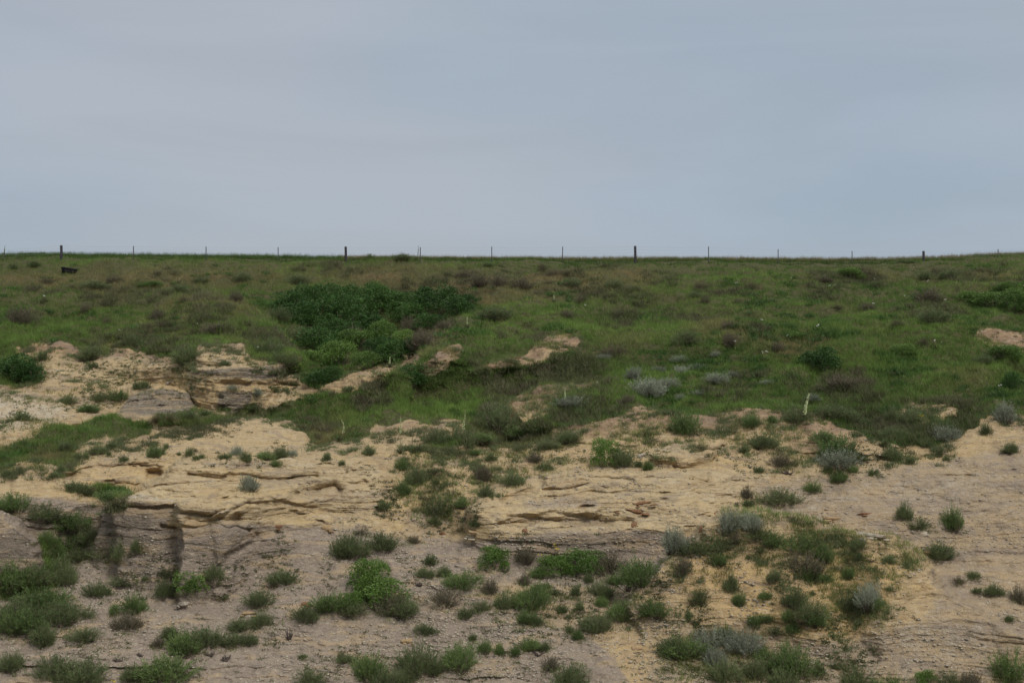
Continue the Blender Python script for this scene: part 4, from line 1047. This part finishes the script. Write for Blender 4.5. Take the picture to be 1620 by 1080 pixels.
def scatter_stones(name, weight, n, smin, smax, seed, mat):
    rng = np.random.default_rng(seed)
    idx = pick(weight, n, rng)
    c = np.stack([WX.ravel()[idx], WY.ravel()[idx], WZ.ravel()[idx]], 1)
    s = smin + (smax - smin) * rng.uniform(0, 1, n) ** 3
    base = np.array([(1, 0, 0), (-1, 0, 0), (0, 1, 0), (0, -1, 0), (0, 0, 1), (0, 0, -1), (.7, .7, .3), (-.7, .6, .35)], float)
    F0 = np.array([(0, 6, 4), (6, 2, 4), (2, 7, 4), (7, 1, 4), (1, 3, 4), (3, 0, 4), (6, 0, 5), (2, 6, 5), (7, 2, 5), (1, 7, 5), (3, 1, 5), (0, 3, 5)])
    a = rng.uniform(0, 6.28, n)
    B = base[None] * rng.uniform(.6, 1.3, (n, 8, 1)) * np.stack([s, s * .75, s * .4], 1)[:, None, :]
    ca, sa = np.cos(a)[:, None], np.sin(a)[:, None]
    V = np.stack([B[..., 0] * ca - B[..., 1] * sa, B[..., 0] * sa + B[..., 1] * ca, B[..., 2]], -1) + c[:, None, :]
    F = F0[None] + (np.arange(n) * 8)[:, None, None]
    me = tri_mesh(name, V.reshape(-1, 3), F.reshape(-1, 3), mat)
    o = bpy.data.objects.new(name, me); o['kind'] = 'stuff'; COL.objects.link(o)
    return o
sw = masks['stone'] * np.clip(.3 + 1.8 * fbm(WX / 2, WY / 4, WZ / 2, 3, 141), 0.03, 1)
o = scatter_stones("pale_gravel", sw, 16000, .015, .10, 5, MAT['palerock']); o['label'] = "pale rock chips strewn over the bare slopes"; o['category'] = 'gravel'
o = scatter_stones("brown_gravel", sw, 14000, .025, .13, 6, MAT['greyrock']); o['label'] = "brownish rock fragments strewn over the bare slopes"; o['category'] = 'gravel'

# ------------------------------------------------------------------ rocks that can be told apart
def rock_mesh(seed):
    """an angular broken slab with a few fragments beside it"""
    import bmesh
    rng = np.random.default_rng(seed)
    bm = bmesh.new()
    for q in range(5):
        sc = 1.0 if q == 0 else rng.uniform(.12, .34)
        c = np.array([0, 0, .4]) if q == 0 else np.array([rng.uniform(-.62, .62), rng.uniform(-.6, -.25), rng.uniform(.02, .2)])
        n = 18
        p = rng.uniform(-1, 1, (n, 3))
        p = np.sign(p) * np.abs(p) ** .6 * [.5, .45, .42]
        p[:, 0] *= 1 - .35 * np.abs(p[:, 2]) * rng.uniform(0, 1.5)
        vs = [bm.verts.new(Vector(v * sc * [1, 1, 1 if q == 0 else 1.6] + c)) for v in p]
        r = bmesh.ops.convex_hull(bm, input=vs)
        bmesh.ops.delete(bm, geom=[e for e in r['geom_interior'] if isinstance(e, bmesh.types.BMVert)], context='VERTS')
    bmesh.ops.triangulate(bm, faces=bm.faces[:])
    bm.verts.index_update()
    V = np.array([v.co[:] for v in bm.verts]); F = np.array([[v.index for v in f.verts] for f in bm.faces])
    bm.free()
    return V, F
ROCKS = [ # x, y base, w, h, material, label
 (1000, 809, 44, 8, 'iron', "longest rust-orange rock ledge jutting from the middle cliff"),
 (1016, 799, 34, 7, 'iron', "flat rust-orange rock above the longest orange ledge"),
 (1003, 831, 12, 11, 'iron', "small rust-orange knob below the orange ledges"),
 (1128, 814, 52, 9, 'iron', "dark red arched rock slab left of the mound's sagebrush"),
 (1109, 838, 8, 14, 'iron', "narrow rusty rock patch under the dark red arched slab"),
 (439, 837, 17, 11, 'iron', "rust-orange boulder at the foot of the buff left cliff"),
 (516, 836, 20, 14, 'ochrerock', "ochre crumbling rock near the left cliff's right end"),
 (831, 841, 10, 11, 'iron', "small rusty rock at the middle cliff's left foot"),
 (700, 845, 12, 9, 'iron', "small rusty rock low in the gully between the cliffs"),
 (1465, 876, 30, 11, 'iron', "rust-orange rock behind the mound's spur"),
 (480, 956, 18, 9, 'iron', "small rusty rock left of the big green shrub"),
 (395, 970, 28, 8, 'ochrerock', "flat ochre rock on clay below the left cliff"),
 (643, 1016, 22, 11, 'ochrerock', "ochre rock below the big green shrub"),
 (1009, 1026, 22, 10, 'ochrerock', "ochre rock among grey rubble left of the mound"),
 (1380, 850, 46, 12, 'greyrock', "broken pale slab on the right bare slope"),
 (1462, 844, 16, 8, 'palerock', "small whitish rock behind the mound's crest"),
 (1369, 813, 26, 6, 'iron', "thin reddish rock plate on the right bare slope"),
 (1318, 822, 34, 9, 'ochrerock', "low ochre rock just above the mound's crest"),
 (1600, 658, 30, 7, 'palerock', "pale flat slab at the rim near the right edge"),
 (1015, 722, 16, 9, 'greyrock', "grey rock beside the shrub above the middle cliff"),
 (290, 956, 26, 12, 'greyrock', "brownish rock pile below the bright leafy shrub"),
 (748, 853, 24, 8, 'palerock', "pale flat rock at the foot of the gully"),
 (752, 842, 28, 6, 'ochrerock', "ochre ledge piece low in the gully"),
 (120, 672, 16, 7, 'iron', "reddish rock below the white left slope"),
 (330, 735, 24, 5, 'palerock', "thin pale slab on top of the left cliff"),
 (272, 604, 22, 5, 'greyrock', "small grey slab left of the lichened caprock"),
]
MAT['ochrerock'] = plain("ochre_rock", (.30, .20, .11), (.40, .29, .17), 5)
for i, (x, y, w, h, mt, lab) in enumerate(ROCKS):
    p = ground_at(x, y)
    ppm = FPX / p.y
    v, f = rock_mesh(100 + i)
    me = tri_mesh("rock_mesh", v, f, MAT[mt])
    r = bpy.data.objects.new("rock", me)
    r.location = (p.x, p.y + .25 * w / ppm, p.z - .22 * h / ppm)
    r.scale = (w / ppm, w / ppm * .8, h / ppm)
    r.rotation_euler = (random.uniform(-.08, .08), random.uniform(-.12, .12), random.uniform(-.4, .4))
    r['label'] = lab; r['category'] = 'rock'; r['group'] = 'loose and jutting rocks on the bare slopes'
    COL.objects.link(r)

# ------------------------------------------------------------------ yuccas
def frame_thing(name, loc, label, cat, group=None):
    e = bpy.data.objects.new(name, None); e.location = loc; e.empty_display_size = .3
    e['label'] = label; e['category'] = cat
    if group: e['group'] = group
    COL.objects.link(e)
    return e
def child(name, me, parent):
    o = bpy.data.objects.new(name, me); o.parent = parent; COL.objects.link(o)
    return o
def rosette_mesh(seed, r=.42, n=90, dry=.15):
    rng = np.random.default_rng(seed)
    az = rng.uniform(0, 6.28, n); el = rng.uniform(.05, 1.35, n)
    d = np.stack([np.cos(az) * np.cos(el), np.sin(az) * np.cos(el), np.sin(el)], 1)
    V, F, q = blades(np.tile([[0, 0, .02]], (n, 1)) + d * .03, d, r * rng.uniform(.75, 1.15, n), np.full(n, .028), rng, .12)
    t = rng.uniform(0, 1, n); dr = np.clip((el < .35) * .8 + (rng.uniform(0, 1, n) < dry), 0, 1)
    return tri_mesh("yucca_rosette", V, F, MAT['yucca'], np.repeat(np.stack([t, dr], 1), q, 0))
def flower_mesh(path, rng, f0, dens, size, mat):
    pts = np.array(path, float)
    n = int(dens)
    u = rng.uniform(f0, 1.0, n)
    seg = u * (len(pts) - 1); i = np.clip(seg.astype(int), 0, len(pts) - 2); fr = (seg - i)[:, None]
    c = pts[i] * (1 - fr) + pts[i + 1] * fr
    s = size * (1 - .6 * (u - f0) / (1 - f0))
    az = rng.uniform(0, 6.28, n)
    c = c + np.stack([np.cos(az), np.sin(az), np.zeros(n)], 1) * (s * 1.0)[:, None]
    base = np.array([(1, 0, 0), (-1, 0, 0), (0, 1, 0), (0, -1, 0), (0, 0, .9), (0, 0, -1.1)])
    F0 = np.array([(0, 2, 4), (2, 1, 4), (1, 3, 4), (3, 0, 4), (2, 0, 5), (1, 2, 5), (3, 1, 5), (0, 3, 5)])
    V = c[:, None] + base[None] * (s * .62)[:, None, None] * rng.uniform(.7, 1.2, (n, 6, 1))
    F = F0[None] + (np.arange(n) * 6)[:, None, None]
    return tri_mesh("yucca_flowers", V.reshape(-1, 3), F.reshape(-1, 3), mat)
YUC = [ # base x, base y, top x, top y, bend, flowering, label
 (1270, 664, 1280, 621, -.1, 1, "thick leaning yucca spike with cream flowers on the grassy rim"),
 (633, 716, 634, 657, 0, 1, "tall straight yucca flower stalk on the pale bench"),
 (651, 712, 655, 672, 0, 0, "bare brown yucca stalk just right of the tall flowering one"),
 (685, 697, 683, 667, 0, 0, "short bare yucca stalk behind the pale bench's shrubs"),
 (729, 697, 736, 647, .2, 1, "flowering yucca leaning right above the brow shrubs"),
 (537, 698, 540, 661, 1.2, 1, "crooked creamy yucca spike before the green hollow"),
 (616, 584, 617, 566, 0, 1, "pale yucca spike on the tip of the sandy ridge"),
 (739, 518, 739, 500, 0, 1, "short cream yucca spike above the ravine's right shoulder"),
 (893, 644, 894, 613, 0, 1, "yucca spike beside the reddish cut bank"),
 (943, 614, 945, 602, .2, 1, "tiny yucca spike on the bench left of the sagebrush"),
 (659, 412, 662, 388, .3, 2, "green yucca stalk leaning against the sky beside a fence post"),
 (3, 412, 8, 388, .3, 2, "yucca stalk against the sky at the far left of the fence"),
 (877, 478, 876, 466, 0, 1, "small white yucca spike on the slope below the middle fence"),
]
for i, (bx, by, tx, ty, bend, fl, lab) in enumerate(YUC):
    rng = np.random.default_rng(300 + i)
    p = ground_at(bx, by)
    ppm = FPX / p.y
    h = (by - ty) / ppm; dx = (tx - bx) / ppm
    t = frame_thing('yucca', p, lab, 'yucca', 'yuccas with tall stalks')
    child('leaf_rosette', rosette_mesh(320 + i, .34 if h < 1 else .42), t)
    us = np.linspace(0, 1, 9)
    pts = [(dx * u + bend * .12 * h * math.sin(u * 3.14), 0.02 * math.sin(u * 5), h * u) for u in us]
    rad = [.016 - .008 * u for u in us] if fl else [.018 - .008 * u for u in us]
    v, f = tubes([(pts, rad)], 5)
    child('flower_stalk', tri_mesh("yucca_stalk", v, f, MAT['stalk'] if fl else MAT['drystalk']), t)
    if fl:
        sz = (.085 if i in (0,) else .055) * (.85 if i else 1)
        mat = MAT['bloom'] if fl == 1 else MAT['yucca']
        fm = flower_mesh(pts, rng, {0: .22, 1: .55}.get(i, .38), 120 if i == 0 else 60, sz, mat)
        if fl == 2:
            a = fm.attributes.new("tint", 'FLOAT_COLOR', 'POINT')
            a.data.foreach_set("color", np.tile([.8, .2, 1, 1], len(fm.vertices)).astype(np.float32))
        child('flowers', fm, t)
# dry yucca clumps by the grey outcrop and on the slope
for i, (x, y, w, lab) in enumerate([(247, 668, 28, "dry brown yucca clump at the foot of the grey outcrop"), (270, 668, 34, "wide shaggy yucca clump right of the dry brown one"), (810, 584, 38, "spiky yucca clump on the bare scarp above the hollow"), (846, 583, 30, "spiky yucca clump right of the bare scarp's larger one"), (1240, 700, 0, "")]):
    if not w: continue
    p = ground_at(x, y); ppm = FPX / p.y
    t = frame_thing('yucca_clump', p, lab, 'yucca', 'stalkless yucca clumps')
    child('leaf_rosette', rosette_mesh(400 + i, w / ppm * .6, 200, .6 if i == 0 else .35), t)
    child('dead_leaf_skirt', rosette_mesh(440 + i, w / ppm * .45, 90, 1.0), t)

# ------------------------------------------------------------------ small flowering plants
def bloom_plant(x, y, hpx, n, mat, lab, cat, name, group, seed):
    rng = np.random.default_rng(seed)
    p = ground_at(x, y); ppm = FPX / p.y; h = hpx / ppm
    t = frame_thing(name, p, lab, cat, group)
    heads, paths = [], []
    for k in range(n):
        e = np.array([rng.normal() * h * .22, rng.normal() * h * .2, h * rng.uniform(.7, 1.0)])
        paths.append(([(0, 0, -.05), e * [.4, .4, .5], e], [.012, .009, .006])); heads.append(e)
    v, f = tubes(paths, 3)
    child('stems', tri_mesh("flower_stems", v, f, MAT['stalk']), t)
    C = np.repeat(np.array(heads), 6, 0)
    m = len(C)
    az = np.tile(np.arange(6) * 1.047, n)
    d = unit(np.stack([np.cos(az), np.sin(az), np.full(m, .5)], 1))
    V, F, q = blades(C, d, np.full(m, .062), np.full(m, .055), rng, .1, True)
    child('petals', tri_mesh("flower_petals", V, F, mat), t)
    base = rng.normal(size=(24, 3)) * [h * .15, h * .15, 0.0]; dd = unit(rng.normal(size=(24, 3)) * .6 + [0, 0, 1])
    V, F, q = blades(base, dd, np.full(24, h * .55), np.full(24, .03), rng, .3, True)
    child('leaves', tri_mesh("flower_leaves", V, F, MAT['forb'], np.tile([.6, .1], (len(V), 1))), t)
WF = [(1211, 572, 18, 4, "tallest white-flowered plant, left of the dark round shrub"), (1247, 541, 12, 3, "white flowers beside the leafy patch on the right slope"), (1163, 549, 10, 3, "white flowers low on the slope above the sagebrush"), (1293, 522, 10, 3, "white flowers right of centre on the upper right slope"),
      (1206, 512, 8, 3, "white flowers below the green tongue on the right slope"), (1434, 475, 9, 2, "white flowers left of the bright green thicket"), (1382, 488, 9, 2, "single white-topped plant above a brown shrub on the right slope"), (1481, 552, 16, 3, "tall white-flowered plant beside the dark stump-like shrub"),
      (1580, 618, 10, 2, "white flowers on the right slope near the leafy shrub"), (1383, 447, 7, 3, "white flowers over the dark shrub below the right fence"), (1312, 456, 7, 2, "left of two neighbouring white-flowered plants below the right fence"), (1321, 456, 7, 2, "right of two neighbouring white-flowered plants below the right fence"),
      (1163, 451, 7, 2, "white flowers left of centre below the right fence"), (1252, 445, 7, 2, "white flowers in brownish grass below the right fence"), (1468, 449, 7, 2, "white flowers between two dark shrubs near the right fence"), (1497, 482, 8, 2, "white flowers just left of the bright thicket"),
      (188, 526, 7, 2, "white flowers on the lower left grassy slope"), (313, 516, 7, 2, "white flowers at the left slope's right side"), (410, 554, 7, 2, "white flowers on the ravine's left shoulder"), (926, 488, 6, 2, "white flowers on the crest right of the small yucca spike"), (70, 474, 8, 3, "pale flowers high on the left grassy slope")]
for i, (x, y, h, n, lab) in enumerate(WF):
    bloom_plant(x, y, h, n, MAT['white_petal'], lab, 'flowers', 'white_flower_plant', 'white-flowered plants on the grassy slope', 500 + i)
YF = [(879, 885, 24, 6, "yellow flower spikes behind the green shrubs below the cliff"), (862, 893, 22, 3, "fainter yellow flowers left of the yellow spikes"), (110, 1088, 16, 3, "yellow flowers at the bottom edge, far left"), (180, 1088, 14, 2, "yellow flowers at the bottom edge beside the round shrub"), (1456, 668, 12, 4, "yellow flowers on the sandy patch by the right rim")]
for i, (x, y, h, n, lab) in enumerate(YF):
    bloom_plant(x, y, h, n, MAT['yellow_petal'], lab, 'flowers', 'yellow_flower_plant', 'yellow-flowered plants', 540 + i)

# ------------------------------------------------------------------ dead wood
def deadwood(x, y, w, h, lab, seed):
    rng = np.random.default_rng(seed)
    p = ground_at(x, y); ppm = FPX / p.y
    W_, H_ = w / ppm, h / ppm
    paths = []
    for k in range(9):
        a = rng.uniform(0, 6.28); L = W_ * .5 * rng.uniform(.5, 1)
        e = np.array([math.cos(a) * L, math.sin(a) * L * .6, H_ * rng.uniform(.2, 1)])
        m1 = e * [.5, .5, .3] + rng.normal(size=3) * .04
        paths.append(([(0, 0, 0), m1, e], [.045, .03, .01]))
    v, f = tubes(paths, 5)
    o = bpy.data.objects.new("dead_branch", tri_mesh("dead_branch", v, f, MAT['drydark']))
    o.location = p; o['label'] = lab; o['category'] = 'dead wood'; o['group'] = 'dead branches on the clay'
    COL.objects.link(o)
MAT['drydark'] = plain("dead_wood", (.05, .038, .035), (.10, .078, .065), 10)
for i, a in enumerate([(457, 1010, 30, 20, "upright dead branch left of the lower green shrubs"), (333, 1036, 24, 10, "dead twigs under the long shrub row, left piece"), (356, 1044, 24, 12, "dead twigs under the long shrub row, right piece"), (226, 948, 26, 10, "dark dead wood left of the bright leafy shrub"),
                       (600, 1056, 14, 14, "small dead stump near the bottom centre shrubs"), (852, 1036, 34, 10, "dark dead wood below the row of small green shrubs"), (799, 904, 20, 10, "dead twigs right of the round leafy shrub"), (1248, 748, 40, 8, "thin dead branch under the rim, middle right"),
                       (185, 1046, 18, 6, "dark twig lying on clay at lower left"), (222, 1036, 16, 6, "small twig lying above the lower left shrubs"), (1166, 800, 10, 10, "dark stump above the mound's sagebrush"), (665, 925, 20, 8, "dark dead wood right of the big green shrub"), (640, 1060, 8, 14, "thin dead sprig by the bottom centre shrubs")]):
    deadwood(*a[:4], a[4], 600 + i)

# ------------------------------------------------------------------ the wire fence on the skyline
fence = frame_thing('wire_fence', ground_at(810, sky_y(810) + 8), "long wire fence of dark wooden and thin steel posts along the skyline", 'fence')
fo = fence.location.copy()
def post_base(x):
    y = float(sky_y(x)) + 6.5
    return ground_at(x, y)
posts = [(-108, 0, 0), (7, 0, .5), (97, 1, 0), (211, 0, .3), (326, 0, 0), (440, 0, 0), (547, 1, 0), (665, 0, 0), (778, 0, 0), (890, 0, .2), (1005, 1, 0), (1121, 0, 0), (1231, 0, 0), (1348, 0, 0), (1461, 1, 0), (1579, 0, 0), (1695, 0, 0)]
tops = {97: 388, 547: 390, 1005: 389, 1461: 397, 211: 389, 326: 390, 440: 391, 665: 391, 778: 390, 890: 390, 1121: 390, 1231: 394, 1348: 397, 1579: 394, 7: 394, -108: 388, 1695: 388}
attach = []
for x, wood, ln in posts:
    b = post_base(x); ppm = FPX / b.y
    ztop = CAMZ + (CY - tops[x]) / FPX * b.y
    hh = ztop - b.z
    r = .115 if wood else .036
    o_ = Vector(b) - fo
    if wood:
        n = 10
        V, F = [], []
        rng = np.random.default_rng(700 + x)
        zs = [-.4, 0, hh * .3, hh * .6, hh * .97, hh]
        rr = [r * 1.05, r * 1.04, r, r * .97, r * .95, r * .82]
        pts = [(0, 0, z) for z in zs]
        v, f = tubes([([(0.01 * math.sin(z * 3), 0, z) for z in zs], rr)], n)
        nm, mt = 'wooden_post', MAT['post']
    else:
        # T-section steel post: flange plus web, with studs
        v, f = [], []
        def box(x0, x1, y0, y1, z0, z1):
            k = len(v)
            v.extend([(x0, y0, z0), (x1, y0, z0), (x1, y1, z0), (x0, y1, z0), (x0, y0, z1), (x1, y0, z1), (x1, y1, z1), (x0, y1, z1)])
            for q in ((0, 1, 5), (0, 5, 4), (1, 2, 6), (1, 6, 5), (2, 3, 7), (2, 7, 6), (3, 0, 4), (3, 4, 7), (4, 5, 6), (4, 6, 7)):
                f.append(tuple(k + i for i in q))
        box(-r, r, -.008, .008, -.4, hh); box(-.008, .008, .009, .055, -.4, hh)
        for q in range(10):
            z = .15 + q * (hh - .2) / 10
            box(-.012, .012, -.022, -.009, z, z + .03)
        nm, mt = 'steel_post', MAT['steel']
    me = tri_mesh(nm, np.array(v), np.array(f), mt)
    o = child(nm, me, fence)
    o.location = o_
    o.rotation_euler = (0, math.radians(2.2 * ln), 0)
    attach.append((o_.x, o_.y - r - .012, o_.z, hh))
for lv in (.97, .80, .63, .46):
    pts = []
    for a, b in zip(attach[:-1], attach[1:]):
        za, zb = a[2] + a[3] * lv - .04, b[2] + b[3] * lv - .04
        for u in (0, .33, .66):
            pts.append((a[0] + (b[0] - a[0]) * u, a[1] + (b[1] - a[1]) * u, za + (zb - za) * u - .04 * math.sin(u * 3.14)))
    pts.append((attach[-1][0], attach[-1][1], attach[-1][2] + attach[-1][3] * lv - .04))
    v, f = tubes([(pts, [.0045] * len(pts))], 4)
    child('wire', tri_mesh("fence_wire", v, f, MAT['wire']), fence)

# ------------------------------------------------------------------ dark trough lying in the grass
p = ground_at(109, 433); ppm = FPX / p.y
t = frame_thing('trough', p, "dark flared trough tilted in the grass below the leftmost wooden fence post", 'trough')
t.rotation_euler = (math.radians(6), math.radians(8), math.radians(8))
Lh, hgt = 12.5 / ppm, 9.0 / ppm
def prism(x0, x1, z0, xa, xb, z1, y0, y1):
    return [(x0, y0, z0), (x1, y0, z0), (x1, y1, z0), (x0, y1, z0), (xa, y0, z1), (xb, y0, z1), (xb, y1, z1), (xa, y1, z1)]
QF = [(0, 1, 5, 4), (1, 2, 6, 5), (2, 3, 7, 6), (3, 0, 4, 7), (4, 5, 6, 7), (0, 3, 2, 1)]
def quadmesh(name, plist, mat):
    V, F = [], []
    for P8 in plist:
        k = len(V); V += P8; F += [tuple(k + i for i in q) for q in QF]
    return tri_mesh(name, np.array(V), np.array(F), mat)
wl_ = .05
bx = Lh * .80
body = [prism(-bx, bx, 0, -bx * 1.02, bx * 1.02, .05, -.22, .22),
        prism(-bx, bx, .052, -Lh * .95, Lh * .95, hgt * .8, -.28, -.28 + wl_), prism(-bx, bx, .052, -Lh * .95, Lh * .95, hgt * .8, .28 - wl_, .28),
        prism(-bx, -bx + wl_, .052, -Lh * .95, -Lh * .95 + wl_, hgt * .8, -.228, .228), prism(bx - wl_, bx, .052, Lh * .95 - wl_, Lh * .95, hgt * .8, -.228, .228)]
child('body', quadmesh("trough_body", body, MAT['darkwood']), t)
z0, z1 = hgt * .8 + .003, hgt
rim = [prism(-Lh, Lh, z0, -Lh, Lh, z1, -.32, -.22), prism(-Lh, Lh, z0, -Lh, Lh, z1, .22, .32), prism(-Lh, -Lh + .1, z0, -Lh, -Lh + .1, z1, -.217, .217), prism(Lh - .1, Lh, z0, Lh - .1, Lh, z1, -.217, .217)]
child('rim', quadmesh("trough_rim", rim, MAT['darkwood']), t)
